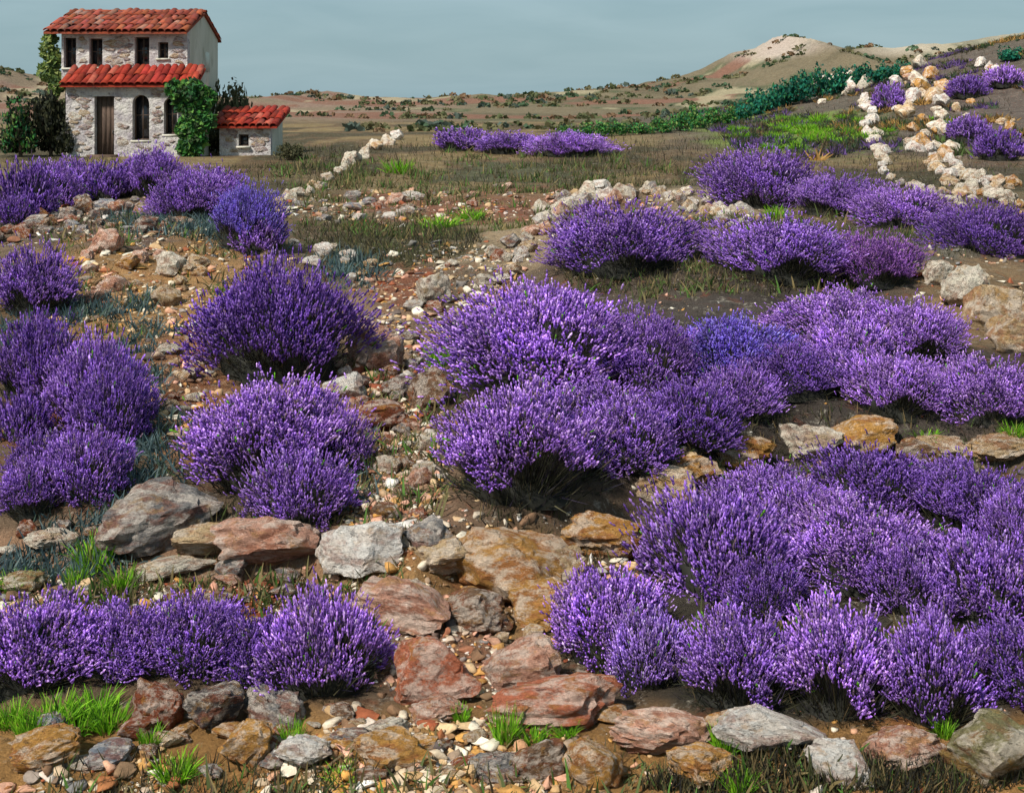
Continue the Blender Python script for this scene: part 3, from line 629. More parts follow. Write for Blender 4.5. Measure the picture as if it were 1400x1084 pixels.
# small chips everywhere between
def chip_shapes(sub, k, seed):
    r = np.random.default_rng(seed); bm = bmesh.new(); bmesh.ops.create_icosphere(bm, subdivisions=sub, radius=1); B = np.array([v.co[:] for v in bm.verts]); F = np.array([[v.index for v in f.verts] for f in bm.faces]); bm.free()
    out_ = []
    for _ in range(k):
        V = B.copy()
        for _c in range(9):
            nn = r.normal(size=3); nn /= np.linalg.norm(nn); V -= np.outer(np.maximum(V @ nn - r.uniform(.2, .62), 0), nn)
        V = V * (1 + r.normal(size=(len(V), 1)) * .10) * r.uniform(.6, 1.3, 3); out_.append(V / np.abs(V).max() * 1.1)
    return np.array(out_), F
def strewn(name, n, sub, s0, s1, spots, label, floor):
    B, fa = chip_shapes(sub, 40, 5 + sub); xs = []; ys = []
    tot = sum(q[4] for q in spots)
    for cx, cy, rx, ry, wgt in spots:
        m = int(n * wgt / tot); a = rng.uniform(0, 6.283, m); r = np.sqrt(rng.uniform(0, 1, m)) * (1 + .3 * rng.normal(size=m) * (rng.uniform(0, 1, m) < .3))
        px, py = cx + rx * r * np.cos(a), np.clip(cy + ry * r * np.sin(a), 180, 1120); Y = 2.45 * FPX / (py - HPY); xs.append((px - 700) / FPX * Y); ys.append(Y)
    xx, yy = np.concatenate(xs), np.concatenate(ys); kp = vnoise(xx * 1.6 * 9 / (yy + 4), yy * 1.6, 77) > -.22; xx, yy = xx[kp], yy[kp]; n = len(xx); zz = height(xx, yy)
    s = (s0 + (s1 - s0) * rng.uniform(0, 1, n) ** (2.5 if sub == 1 else 1.9)) * (.6 + yy / 12); P = B[rng.integers(0, 40, n)]
    a = rng.uniform(0, 6.283, n); ca, sa = np.cos(a)[:, None], np.sin(a)[:, None]
    P = np.stack([P[:, :, 0] * ca - P[:, :, 1] * sa, P[:, :, 0] * sa + P[:, :, 1] * ca, P[:, :, 2] * .62], 2) * s[:, None, None] + np.stack([xx, yy, zz + s * .12], 1)[:, None, :]
    soil = ground_colours(xx, yy, zz); pal = np.array([lin(*TINT[k]) for k in ('cream', 'tan', 'rust', 'brown', 'grey', 'dark', 'ochre', 'pink', 'white')])
    c = pick(pal, [.18, .17, .11, .09, .10, .08, .10, .11, .06], n); mx_ = rng.uniform(.0, .6, (n, 1)); c = c * (1 - mx_) + soil * mx_
    C = np.repeat(c, B.shape[1], axis=0); F = (np.arange(n)[:, None, None] * B.shape[1] + fa[None]).reshape(-1, 3)
    m, t, o = mat_base(name); a = N(t, 'ShaderNodeAttribute', attribute_name='col'); g = N(t, 'ShaderNodeNewGeometry')
    cc = mixc(t, .6, a.outputs['Color'], ramp(t, noise(t, g.outputs['Position'], 26, 7, .75), .3, .7, (.4, .4, .4, 1), (1.5, 1.5, 1.5, 1)), 'MULTIPLY')
    princ(t, o, cc, .92, bump(t, noise(t, g.outputs['Position'], 60, 6, .7), .7, .01), .15)
    q = obj(name, mesh(name, P.reshape(-1, 3), F, C), m); tag(q, label, name, kind='stuff')
RUB = [(530, 600, 80, 170, 8), (600, 410, 120, 60, 4), (180, 390, 190, 80, 6), (240, 540, 60, 110, 2), (200, 770, 320, 50, 4), (640, 800, 190, 90, 4), (600, 960, 200, 60, 3), (350, 1010, 420, 70, 5), (1000, 1050, 420, 40, 3),
       (130, 310, 160, 40, 2), (520, 290, 170, 30, 2.5), (780, 285, 150, 30, 1.5), (1000, 300, 160, 22, 1), (1330, 410, 110, 60, 1.2), (1150, 620, 290, 24, 1), (60, 600, 70, 40, 1), (800, 730, 120, 40, 1)]
strewn('gravel', 20000, 1, .004, .024, RUB + [(1000, 700, 400, 330, 4), (900, 450, 420, 120, 2)], 'stone chips and gravel strewn over the soil', 0)
strewn('rubble', 5200, 2, .014, .062, RUB, 'broken stone rubble along the path and banks', 0)

# ------------------------------------------------------------------ grass
def blades(n, h, spread, cols, seed, lean=.5):
    a = rng.uniform(0, 6.283, n); r = np.sqrt(rng.uniform(0, 1, n)) * spread
    root = np.stack([np.cos(a) * r, np.sin(a) * r, np.full(n, -.02)], 1); L_ = h * rng.uniform(.45, 1.15, n)
    d = np.stack([np.cos(a) * lean, np.sin(a) * lean, np.ones(n)], 1) + rng.normal(size=(n, 3)) * .3
    d /= np.linalg.norm(d, axis=1, keepdims=True)
    return ribbons(root, root + d * L_[:, None], np.full(n, h * .035) * rng.uniform(.6, 1.4, n), .25, cols, 3)
LIME = np.array([lin(120, 176, 30), lin(96, 150, 34), lin(140, 190, 50), lin(70, 110, 34), lin(150, 150, 80)])
TUFT = []
for s in range(5):
    m = mesh('grass_tuft', *blades(160, 1.0, .55, pick(LIME, [.34, .28, .2, .12, .06], 160), s)); m.materials.append(M_GRASS); TUFT.append(m)
def tuft(px, py, wpx, hpx, label, group='lime green grass tufts', col=(1, 1, 1)):
    p = at(px, py); o = obj('grass_tuft', random.choice(TUFT), loc=(p.x, p.y, hz(p.x, p.y)))
    W = wpx * p.y / FPX; o.scale = (W * .7, W * .6, max(hpx * p.y / FPX, .05)); o.rotation_euler = (0, 0, random.uniform(0, 6)); o.color = (*col, 1)
    tag(o, label, 'grass tuft', group)
for g in [
 (545, 238, 36, 22, 'lime grass tuft on the olive field below the far lavender'),
 (600, 312, 60, 18, 'long lime grass patch along the edge of the red field'), (645, 300, 44, 16, 'lime grass patch where the red field narrows'),
 (598, 500, 34, 34, 'lime tuft at the path edge beside the broad lavender'),
 (1062, 298, 34, 18, 'lime tuft between the stone rim and the lavender row'),
 (130, 775, 70, 40, 'big lime grass patch above the front lavender row'), (165, 805, 46, 30, 'lime grass beside the thin cream slab'), (105, 800, 36, 26, 'lime grass under the big lime patch'),
 (22, 806, 50, 22, 'lime weeds hugging the mossy stone'),
 (42, 1006, 44, 34, 'lime tuft at the end of the ochre ground'), (105, 1000, 60, 34, 'lime tuft beside the small slate grey stone'), (150, 996, 50, 36, 'lime tuft beside the rust red boulder'),
 (240, 1062, 60, 30, 'lime tuft in the ochre ground below the rust red boulder'), (398, 1022, 36, 40, 'lime tuft with dark stalks beside the pale slab'),
 (425, 1042, 34, 26, 'low lime tuft in front of the pale slab'),
 (690, 1010, 40, 46, 'lime tuft under the broad terracotta boulder'), (728, 1012, 50, 24, 'low lime grass under the broad terracotta boulder'), (775, 1005, 34, 20, 'small lime tuft beside the speckled ochre rock'),
 (992, 1030, 40, 40, 'lime tuft against the big white topped boulder'), (1012, 1080, 50, 30, 'lime tuft under the big white topped boulder'),
 (1290, 1006, 36, 26, 'lime tuft behind the mossy boulder'), (1385, 596, 40, 20, 'lime grass above the long flat tan boulder'), (1265, 600, 40, 14, 'lime grass beside the long flat tan boulder'),
 (470, 1072, 50, 14, 'low lime grass before the wide ochre slab'), (630, 985, 26, 22, 'small lime tuft beside the pinkish stone'),
 (75, 988, 70, 34, 'lime grass between the streaky lavender and the ochre slab'), (128, 978, 60, 30, 'lime grass in the shade of the front lavender row'), (15, 990, 50, 30, 'lime grass at the very end of the front row'), (205, 1015, 40, 24, 'lime grass below the rust red boulder'),
 (70, 842, 30, 18, 'green tuft at the top of the streaky lavender'),
]: tuft(*g)
for px, py in [(1030, 182), (1060, 190), (1085, 176), (1105, 195), (1125, 182), (1140, 196), (1160, 186), (1050, 172), (1090, 200), (1120, 170), (1275, 165), (1300, 172), (1340, 190), (1010, 190), (1170, 196), (1330, 182)] + [(random.gauss(1090, 45), random.gauss(184, 10)) for _ in range(44)]:
    tuft(px, py, random.uniform(14, 34), random.uniform(6, 13), 'bright green grass patch on the far hillside', 'green patches on the far hillside', (1, 1, .9))

def dry_grass():
    """thin dark and straw coloured grass over the field and between the beds"""
    spots = [(530, 340, 130, 34, 3200), (640, 225, 280, 34, 4200), (430, 235, 80, 30, 900), (900, 215, 160, 44, 4000), (1180, 335, 240, 44, 3000), (1000, 412, 230, 24, 3600),
             (1100, 590, 290, 24, 1800), (1050, 830, 250, 26, 1800), (1150, 975, 270, 18, 3200), (760, 700, 110, 26, 500), (300, 960, 240, 24, 500), (330, 700, 90, 26, 400),
             (150, 640, 120, 60, 500), (330, 240, 60, 14, 500), (90, 226, 90, 10, 500), (520, 640, 90, 90, 350), (150, 760, 160, 40, 350), (1200, 215, 200, 60, 5000), (110, 320, 130, 30, 600)]
    R = []; Hh = []
    for cx, cy, rx, ry, n in spots:
        for _ in range(n):
            a = random.uniform(0, 6.283); r = math.sqrt(random.random()); px, py = cx + rx * r * math.cos(a), cy + ry * r * math.sin(a)
            Y = 2.4 * FPX / max(py - HPY, 20) ; R.append(((px - 700) / FPX * Y, Y)); Hh.append(random.uniform(.05, .14) * (.6 + Y / 26))
    R = np.array(R); z = height(R[:, 0], R[:, 1]); n = len(R); root = np.stack([R[:, 0], R[:, 1], z - .01], 1)
    d = np.array([0, 0, 1.0]) + rng.normal(size=(n, 3)) * .4; d /= np.linalg.norm(d, axis=1, keepdims=True); Hh = np.array(Hh)
    G = np.array([lin(54, 52, 40), lin(80, 76, 52), lin(42, 40, 38), lin(120, 104, 72), lin(78, 94, 48)])
    o = obj('dry_grass', mesh('dry_grass', *ribbons(root, root + d * Hh[:, None], Hh * .05, 0, pick(G, [.3, .3, .18, .12, .1], n), 2)), M_GRASS)
    tag(o, 'thin dark and straw coloured grass between the lavender beds', 'grass', kind='stuff')
dry_grass()

def herbs(name, spots, cols, leaf, label, tall):
    P = []; S_ = []
    for cx, cy, rx, ry, n in spots:
        for _ in range(n):
            a = random.uniform(0, 6.283); r = math.sqrt(random.random()); px, py = cx + rx * r * math.cos(a), cy + ry * r * math.sin(a); Y = 2.42 * FPX / (py - HPY); X = (px - 700) / FPX * Y
            m = random.randint(14, 34); g = random.uniform(.05, .15) * (.7 + Y / 16); b = np.stack([rng.normal(size=m) * g * .6 + X, rng.normal(size=m) * g * .6 + Y], 1); P.append((b, g)); 
    B = np.concatenate([p[0] for p in P]); G = np.concatenate([np.full(len(p[0]), p[1]) for p in P]); n = len(B); root = np.stack([B[:, 0], B[:, 1], height(B[:, 0], B[:, 1]) - .01], 1)
    d = rng.normal(size=(n, 3)) * .55 + np.array([0, 0, tall]); d[:, 2] = np.abs(d[:, 2]); d /= np.linalg.norm(d, axis=1, keepdims=True)
    o = obj(name, mesh(name, *ribbons(root, root + d * (G * rng.uniform(.5, 1.1, n))[:, None], G * leaf, .3, pick(cols, [1 / len(cols)] * len(cols), n), 2)), M_GRASS); tag(o, label, name.replace('_', ' '), kind='stuff')
herbs('blue_shade_herbs', [(205, 600, 40, 90, 60), (90, 715, 100, 22, 60), (60, 470, 110, 60, 40), (240, 330, 90, 40, 90), (330, 350, 60, 20, 60), (190, 480, 40, 60, 45), (480, 620, 30, 60, 20), (100, 440, 80, 14, 40), (470, 385, 50, 20, 36), (640, 480, 20, 40, 16)],
      np.array([lin(66, 88, 92), lin(84, 106, 108), lin(56, 72, 78), lin(104, 120, 118), lin(74, 92, 78)]), .06, 'blue grey herbs added to stand in for bluish shade between the lavender', .8)  # herbs added where the slope looks blue with shade; leaf colour carries that shade
herbs('weeds', [(200, 400, 180, 80, 60), (530, 600, 90, 170, 70), (300, 780, 280, 40, 70), (640, 1000, 600, 50, 60), (560, 300, 200, 40, 90), (1150, 620, 260, 20, 50), (1000, 420, 220, 22, 70), (1150, 320, 220, 20, 60), (700, 235, 260, 26, 120), (440, 240, 60, 26, 50), (1100, 830, 250, 24, 50)],
      np.array([lin(92, 104, 62), lin(116, 110, 72), lin(78, 82, 52), lin(134, 118, 80), lin(96, 82, 60), lin(84, 120, 52)]), .07, 'small olive and straw weeds between the stones', 1.0)
# ------------------------------------------------------------------ trees and shrubs
def crown_mesh(n, cols, seed, leaf=.09, squash=1.0):
    r = np.random.default_rng(seed); k = 16
    cen = r.normal(size=(k, 3)); cen /= np.linalg.norm(cen, axis=1, keepdims=True); cen *= r.uniform(.25, .72, (k, 1)); cen[:, 2] = np.abs(cen[:, 2]) * 1.1 + .1 
    rad = r.uniform(.24, .44, k); w_ = r.integers(0, k, n)
    d = r.normal(size=(n, 3)); d /= np.linalg.norm(d, axis=1, keepdims=True)
    P = cen[w_] + d * (rad[w_] * r.uniform(.45, 1.05, n) ** .6)[:, None]; P[:, 2] = np.maximum(P[:, 2], .0) * squash
    u = r.normal(size=(n, 3)); u /= np.linalg.norm(u, axis=1, keepdims=True); v = np.cross(u, d + r.normal(size=(n, 3)) * .5); v /= np.linalg.norm(v, axis=1, keepdims=True) + 1e-9
    s = leaf * r.uniform(.6, 1.4, (n, 1)); V = np.stack([P - u * s, P + v * s * .55, P + u * s, P - v * s * .55], 1).reshape(-1, 3)
    F = np.arange(4 * n).reshape(n, 4); C = np.repeat(cols[r.integers(0, len(cols), n)] * r.uniform(.7, 1.3, (n, 1)), 4, axis=0)
    m = mesh('crown', V, F, C); m.materials.append(M_LEAF); return m
def trunk_mesh(seed, h=.5):
    r = np.random.default_rng(seed); mb = MB(); V = []; F = []; n = 7
    def limb(p0, p1, r0, r1):
        p0, p1 = np.array(p0, float), np.array(p1, float); d = (p1 - p0) / np.linalg.norm(p1 - p0); e1 = np.cross(d, [.3, .8, .1]); e1 /= np.linalg.norm(e1); e2 = np.cross(d, e1); b = len(V)
        for k in range(4):
            t = k / 3; c = p0 + (p1 - p0) * t + (r.normal(size=3) * .012 if 0 < k < 3 else 0)
            for s in range(n): V.append(c + (e1 * math.cos(s * 6.283 / n) + e2 * math.sin(s * 6.283 / n)) * (r0 + (r1 - r0) * t))
        for k in range(3):
            for s in range(n): F.append((b + k * n + s, b + k * n + (s + 1) % n, b + (k + 1) * n + (s + 1) % n, b + (k + 1) * n + s))
    limb((0, 0, -.05), (.02, 0, h), .07, .045)
    for k in range(5):
        a = k * 1.256 + r.uniform(-.3, .3); limb((.02, 0, h * r.uniform(.6, 1)), (math.cos(a) * .4, math.sin(a) * .4, h + r.uniform(.2, .45)), .035, .012)
    m = mesh('trunk', V, F, None, True); m.materials.append(M_BARK); return m
TRK = [trunk_mesh(i, .3) for i in range(3)]
TEAL = np.array([lin(24, 104, 86), lin(24, 84, 72), lin(40, 122, 94), lin(52, 110, 64), lin(34, 76, 64)])
GRN = np.array([lin(52, 112, 60), lin(70, 130, 56), lin(40, 90, 60), lin(110, 130, 70)])
DARK = np.array([lin(40, 44, 32), lin(52, 56, 38), lin(30, 32, 26), lin(66, 66, 44)])
OLV = np.array([lin(84, 84, 56), lin(68, 70, 48), lin(104, 100, 72)])
IVY = np.array([lin(54, 104, 50), lin(66, 126, 50), lin(40, 82, 46), lin(96, 136, 62), lin(56, 76, 42), lin(44, 62, 40)])
CR = {'teal': [crown_mesh(900, TEAL, 10 + i) for i in range(4)], 'green': [crown_mesh(800, GRN, 20 + i) for i in range(3)],
      'dark': [crown_mesh(5200, DARK, 31, .055)], 'darkgreen': [crown_mesh(2200, np.concatenate([DARK, GRN]), 33, .06)], 'olive': [crown_mesh(1500, OLV, 41, .07), crown_mesh(1500, OLV, 42, .07)]}
def tree(px, py, wpx, hpx, kind, label, cat='tree', group=None, name='tree', pos=None):
    p = pos or at(px, py); k = p.y / FPX
    r = obj(name, None, loc=p); tag(r, label, cat, group); r.rotation_euler = (0, 0, random.uniform(0, 6))
    s = wpx * k * .62; h = hpx * k * .9
    t = obj('trunk', random.choice(TRK), parent=r); t.scale = (s, s, h); c = obj('crown', random.choice(CR[kind]), parent=r); c.scale = (s, s, h); c.location = (0, 0, h * .1)
    c['kind'] = 'stuff'; j = random.uniform(.85, 1.15); c.color = (j, j, j, 1)
    return r
for px, py, ww, hh in [(1012, 166, 30, 26), (1032, 158, 34, 32), (1052, 152, 36, 36), (1074, 146, 38, 40), (1096, 142, 40, 42), (1120, 136, 38, 42), (1142, 130, 36, 38), (1164, 124, 38, 36), (1186, 120, 36, 32), (1205, 114, 32, 26)]:
    tree(px, py, ww, hh, 'teal', 'teal green tree in the dense line on the hill brow', 'tree', 'teal trees on the hill brow', 'hill_tree')
for px, py, ww, hh, lab in [(1230, 108, 32, 26, 'lone teal bush between the heads of the two hillside walls'), (1380, 84, 36, 22, 'teal bush on the hilltop above the highest lavender')]:
    tree(px, py, ww, hh, 'teal', lab, 'tree', 'teal trees on the hill brow', 'hill_tree')
for px, py, ww, hh in [(770, 186, 26, 14), (800, 188, 34, 20), (826, 187, 32, 22), (850, 186, 30, 20), (878, 184, 34, 18), (905, 182, 36, 24), (930, 180, 34, 28), (952, 176, 34, 32), (975, 172, 34, 28), (996, 170, 30, 24)]:
    tree(px, py, ww, hh, 'green', 'emerald scrub bush in the line beyond the far lavender', 'bush', 'emerald scrub beyond the far lavender', 'scrub_bush')

# ------------------------------------------------------------------ the house
HY = 50.0; HZ = .22; K = HY / FPX
def hx(px, y=HY): return (px - 700) / FPX * y
def hzz(py, y=HY): return CAMZ - (py - HPY) / FPX * y
def wall_shell(name, x0, x1, z0, z1, y, th, holes, mat, parent):
    xs = sorted({x0, x1, *[h[0] for h in holes], *[h[1] for h in holes]}); zs = sorted({z0, z1, *[h[2] for h in holes], *[h[3] for h in holes]})
    mb = MB(); inh = lambda x, z: any(h[0] < x < h[1] and h[2] < z < h[3] for h in holes)
    for i in range(len(xs) - 1):
        for j in range(len(zs) - 1):
            a, b, c, d = xs[i], xs[i + 1], zs[j], zs[j + 1]; mx_, mz = (a + b) / 2, (c + d) / 2
            if inh(mx_, mz): continue
            mb.quad([(a, y, c), (b, y, c), (b, y, d), (a, y, d)]); mb.quad([(b, y + th, c), (a, y + th, c), (a, y + th, d), (b, y + th, d)])
    for (a, b, c, d) in holes:
        mb.quad([(a, y, c), (a, y, d), (a, y + th, d), (a, y + th, c)]); mb.quad([(b, y, c), (b, y + th, c), (b, y + th, d), (b, y, d)])
        mb.quad([(a, y, d), (b, y, d), (b, y + th, d), (a, y + th, d)]); mb.quad([(a, y, c), (a, y + th, c), (b, y + th, c), (b, y, c)])
    for x in (x0, x1): mb.quad([(x, y, z0), (x, y + th, z0), (x, y + th, z1), (x, y, z1)])
    mb.quad([(x0, y, z1), (x1, y, z1), (x1, y + th, z1), (x0, y + th, z1)])
    return mb.build(name, mat, parent)
def tile_mesh(wd, ln):
    n = 6; V = []; F = []
    for k, t in enumerate((0, 1)):
        for s in range(n + 1):
            a = math.pi * s / n; rr = 1 - .12 * t
            V += [(math.cos(a) * wd * .56 * rr, t * ln, math.sin(a) * wd * .42 * rr), (math.cos(a) * wd * .44 * rr, t * ln, math.sin(a) * wd * .30 * rr)]
    m = 2 * (n + 1)
    for s in range(n):
        F += [(2 * s, 2 * s + 2, m + 2 * s + 2, m + 2 * s), (2 * s + 1, m + 2 * s + 1, m + 2 * s + 3, 2 * s + 3), (2 * s, 2 * s + 1, 2 * s + 3, 2 * s + 2), (m + 2 * s, m + 2 * s + 2, m + 2 * s + 3, m + 2 * s + 1)]
    return mesh('tile', V, F, None, True)
def roof(parent, x0, x1, ye, ze, yr, zr, mat, rows, wd=.36, back=None, gables=True):
    """front slope from eave (ye, ze) to ridge (yr, zr); back=(y, z) of the rear eave"""
    mb = MB(); t = .1
    mb.quad([(x0, ye, ze), (x1, ye, ze), (x1, yr, zr), (x0, yr, zr)]); mb.quad([(x0, ye, ze - t), (x0, yr, zr - t), (x1, yr, zr - t), (x1, ye, ze - t)]); mb.quad([(x0, ye, ze - t), (x1, ye, ze - t), (x1, ye, ze), (x0, ye, ze)])
    for x in (x0, x1): mb.quad([(x, ye, ze - t), (x, ye, ze), (x, yr, zr), (x, yr, zr - t)])
    if back:
        yb, zb = back; mb.quad([(x0, yr, zr), (x1, yr, zr), (x1, yb, zb), (x0, yb, zb)]); mb.quad([(x0, yr, zr - t), (x0, yb, zb - t), (x1, yb, zb - t), (x1, yr, zr - t)])
        for x in (x0, x1): mb.quad([(x, yr, zr - t), (x, yr, zr), (x, yb, zb), (x, yb, zb - t)])
    r = mb.build('roof', mat, parent)
    sl = math.hypot(yr - ye, zr - ze); ang = math.atan2(zr - ze, yr - ye); ln = sl / rows
    n = max(2, round((x1 - x0) / wd)); tm = tile_mesh((x1 - x0) / n, ln * 1.22); tm.materials.append(mat)
    for j in range(rows):
        for i in range(n):
            o = obj('tile', tm, parent=r); f = j / rows
            o.location = (x0 + (i + .5) * (x1 - x0) / n + random.uniform(-.02, .02), ye + (yr - ye) * f - .05, ze + (zr - ze) * f + .02 + random.uniform(-.01, .025))
            o.rotation_euler = (ang - .02 + random.uniform(-.05, .05), random.uniform(-.12, .12), random.uniform(-.09, .09))
            g = random.uniform(.55, 1.35); v = random.random(); o.color = (g, g * random.uniform(.8, 1.2), g * random.uniform(.8, 1.3), 1) if v > .12 else (g * 1.1, g * 2.2, g * 2.8, 1)
    if back:
        m2 = max(3, round((x1 - x0) / .5)); tm2 = tile_mesh(.3, .56); tm2.materials.append(mat)
        for i in range(m2):
            o = obj('ridge_tile', tm2, parent=r); o.location = (x0 + i * (x1 - x0) / m2, yr, zr + .01); o.rotation_euler = (0, 0, -math.pi / 2); g = random.uniform(.7, 1.2); o.color = (g, g, g, 1)
        yb, zb = back; sl2 = math.hypot(yb - yr, zb - zr); k = 5; ang2 = math.atan2(zb - zr, yb - yr)
        for i in range(k):                                     # verge tiles on the rear slope, seen on the gable
            o = obj('verge_tile', tm2, parent=r); f = (i + 1) / k; o.location = (x1 - .12, yr + (yb - yr) * f, zr + (zb - zr) * f + .03); o.rotation_euler = (math.pi - 0 + ang2 if False else -math.atan2(zr - zb, -(yb - yr)) + math.pi, 0, math.pi) if False else (ang2, 0, 0)
            o.location = (x1 - .12, yr + (yb - yr) * (i / k), zr + (zb - zr) * (i / k) + .03)
    return r
def window(parent, x0, x1, z0, z1, y, kind='window', bars=True):
    w_ = MB(); t = .06
    w_.box((x0, y, z0), (x0 + t, y + .06, z1)); w_.box((x1 - t, y, z0), (x1, y + .06, z1)); w_.box((x0 + t, y + .002, z1 - t), (x1 - t, y + .058, z1)); w_.box((x0 + t, y + .002, z0), (x1 - t, y + .058, z0 + t))
    if bars:
        m_ = (x0 + x1) / 2; w_.box((m_ - .025, y + .008, z0 + t), (m_ + .025, y + .05, z1 - t)); q = z0 + (z1 - z0) * .55; w_.box((x0 + t, y + .012, q - .02), (m_ - .025, y + .046, q + .02)); w_.box((m_ + .025, y + .012, q - .02), (x1 - t, y + .046, q + .02))
    r = w_.build(kind, M_WOOD, parent)
    g = MB(); g.box((x0 + .01, y + .02, z0 + .01), (x1 - .01, y + .035, z1 - .01)); g.build('pane', M_GLASS, r)
    s = MB(); s.box((x0 - .08, y - .32, z0 - .09), (x1 + .08, y - .02, z0 - .004)); s.build('sill', M_GABLE, r)
    return r
def spandrel(parent, x0, x1, ztop, y, th, mat):
    mb = MB(); n = 8; r = (x1 - x0) / 2; cx = (x0 + x1) / 2; zc = ztop - r
    for k in range(n):
        a, b = math.pi * k / n, math.pi * (k + 1) / n; P = [(cx + math.cos(t) * r, zc + math.sin(t) * r) for t in (a, b)]
        mb.quad([(P[0][0], y + .004, P[0][1]), (P[0][0], y + .004, ztop), (P[1][0], y + .004, ztop), (P[1][0], y + .004, P[1][1])])
        mb.quad([(P[0][0], y + .004, P[0][1]), (P[1][0], y + .004, P[1][1]), (P[1][0], y + th, P[1][1]), (P[0][0], y + th, P[0][1])])
    mb.build('arch_head', mat, parent)
def facade_stones(parent, x0, x1, z0, z1, y, n, holes):
    k = 0
    for _ in range(n * 6):
        if k >= n: break
        s = random.uniform(.14, .34); x = random.uniform(x0 + s, x1 - s); z = random.uniform(z0 + s, z1 - s)
        if any(h[0] - s < x < h[1] + s and h[2] - s < z < h[3] + s for h in holes): continue
        o = obj('stone', random.choice(SMALL), parent=parent, loc=(x, y, z)); o.scale = (s, .05, s * random.uniform(.4, .7)); o.rotation_euler = (0, random.uniform(-.2, .2), 0)
        c = lin(*random.choice([(200, 192, 184), (176, 164, 170), (216, 210, 196), (150, 140, 146), (190, 170, 140)])); o.color = (*c, 1); k += 1
house = obj('stone_house', None, loc=(0, 0, 0)); house.location = (hx(180), HY, HZ); inv = Vector(house.location)
H = obj('wall', None) if False else None
def shift(root):                                               # parts are modelled in world coordinates
    for c in root.children: c.location = Vector(c.location) - Vector(root.location)
X0, X1 = hx(84), hx(256); YB = HY + 5.2
zE = hzz(44); zR = 6.95; zP = hzz(96)
uh = [(hx(87), hx(104), hzz(93), hzz(52)), (hx(122), hx(140), hzz(92), hzz(53)), (hx(184), hx(204), hzz(92), hzz(51)), (hx(216), hx(230), hzz(80), hzz(58))]
upper = wall_shell('upper_wall', X0, X1, zP - .5, zE + .1, HY, .4, uh, M_WALL, house)
facade_stones(upper, X0, X1, zP, zE, HY, 34, uh)
for h in uh: window(house, *h, HY + .25)
# gable, rear and far side walls
mb = MB(); ym = (HY + YB) / 2
for x, s in ((X1 - .003, 1), (X0 + .003, -1)):
    mb.quad([(x, HY + .4, HZ - .2), (x, YB, HZ - .2), (x, YB, zE + .05), (x, HY + .4, zE + .05)]); i = len(mb.V)
    mb.quad([(x, HY + .4, zE + .05), (x, YB, zE + .05), (x, ym + .02, zR - .12), (x, ym - .02, zR - .12)]); mb.quad([(x, HY + .0, zE), (x, HY + .4, zE + .05), (x, ym - .02, zR - .12), (x, HY + .02, zE + .06)])
mb.quad([(X1, YB, HZ - .2), (X0, YB, HZ - .2), (X0, YB, zE + .05), (X1, YB, zE + .05)])
mb.build('gable_wall', M_GABLE, house)
gw = MB(); gx = X1 + .01; gy = HY + 2.9; gw.box((gx - .04, gy, hzz(96)), (gx + .03, gy + .7, hzz(68))); gw.build('shutter', m_plain('white_shutter', lin(214, 212, 200), lin(196, 194, 180), 3, .2, .01), house)
roof(house, hx(60, HY - .4), X1 + .1, HY - .45, zE - .02, ym, zR, M_TILE2, 4, .32, (YB + .3, zE - .1))
# lower storey standing proud of the upper one, with its own tiled lean-to roof
LY = HY - 1.1; LX0, LX1 = hx(90, LY), hx(276, LY); zL = hzz(116, LY)
def lx(p): return hx(p, LY)
def lz(p): return hzz(p, LY)
lh = [(lx(129), lx(156), HZ - .1, lz(132)), (lx(181), lx(204), lz(192), lz(130)), (lx(224), lx(242), lz(184), lz(134))]
lower = wall_shell('lower_wall', LX0, LX1, HZ - .3, zL, LY, .45, lh, M_WALL, house)
facade_stones(lower, LX0, LX1, HZ, zL, LY, 60, lh)
for x in (LX0 + .002, LX1 - .002):
    q = MB(); q.quad([(x, LY + .45, HZ - .3), (x, HY, HZ - .3), (x, HY, zP), (x, LY + .45, zL)]); q.build('side_wall', M_GABLE, house)
spandrel(house, lh[1][0], lh[1][1], lh[1][3], LY, .3, M_WALL); spandrel(house, lh[2][0], lh[2][1], lh[2][3], LY, .3, M_WALL)
for h in lh[1:]: window(house, *h, LY + .3)
d = MB(); a, b, c, e = lh[0]; d.box((a + .01, LY + .3, c), (b - .01, LY + .36, e)); dr = d.build('door', M_WOOD, house)
k = 4
for i in range(k):
    p = MB(); p.box((a + .02 + i * (b - a - .04) / k + .008, LY + .27, c + .06), (a + .02 + (i + 1) * (b - a - .04) / k - .008, LY + .299, e - .03)); p.build('plank', M_WOOD, dr)
p = MB(); p.box((b - .16, LY + .21, HZ + 1.0), (b - .12, LY + .268, HZ + 1.16)); p.build('handle', m_plain('iron', (.05, .05, .05), (.08, .07, .07), 5), dr)
p = MB(); p.box((a - .15, LY - .55, HZ - .2), (b + .2, LY - .01, HZ + .10)); p.build('doorstep', m_plain('brown_step', lin(104, 84, 70), lin(84, 68, 58), 3), house)
roof(house, LX0 - .15, lx(272), LY - .3, zL - .02, HY - .02, zP + .08, M_TILE, 2, .31)
tag(house, 'two storey whitewashed stone house with red tiled roof and dark openings', 'house'); shift(house)

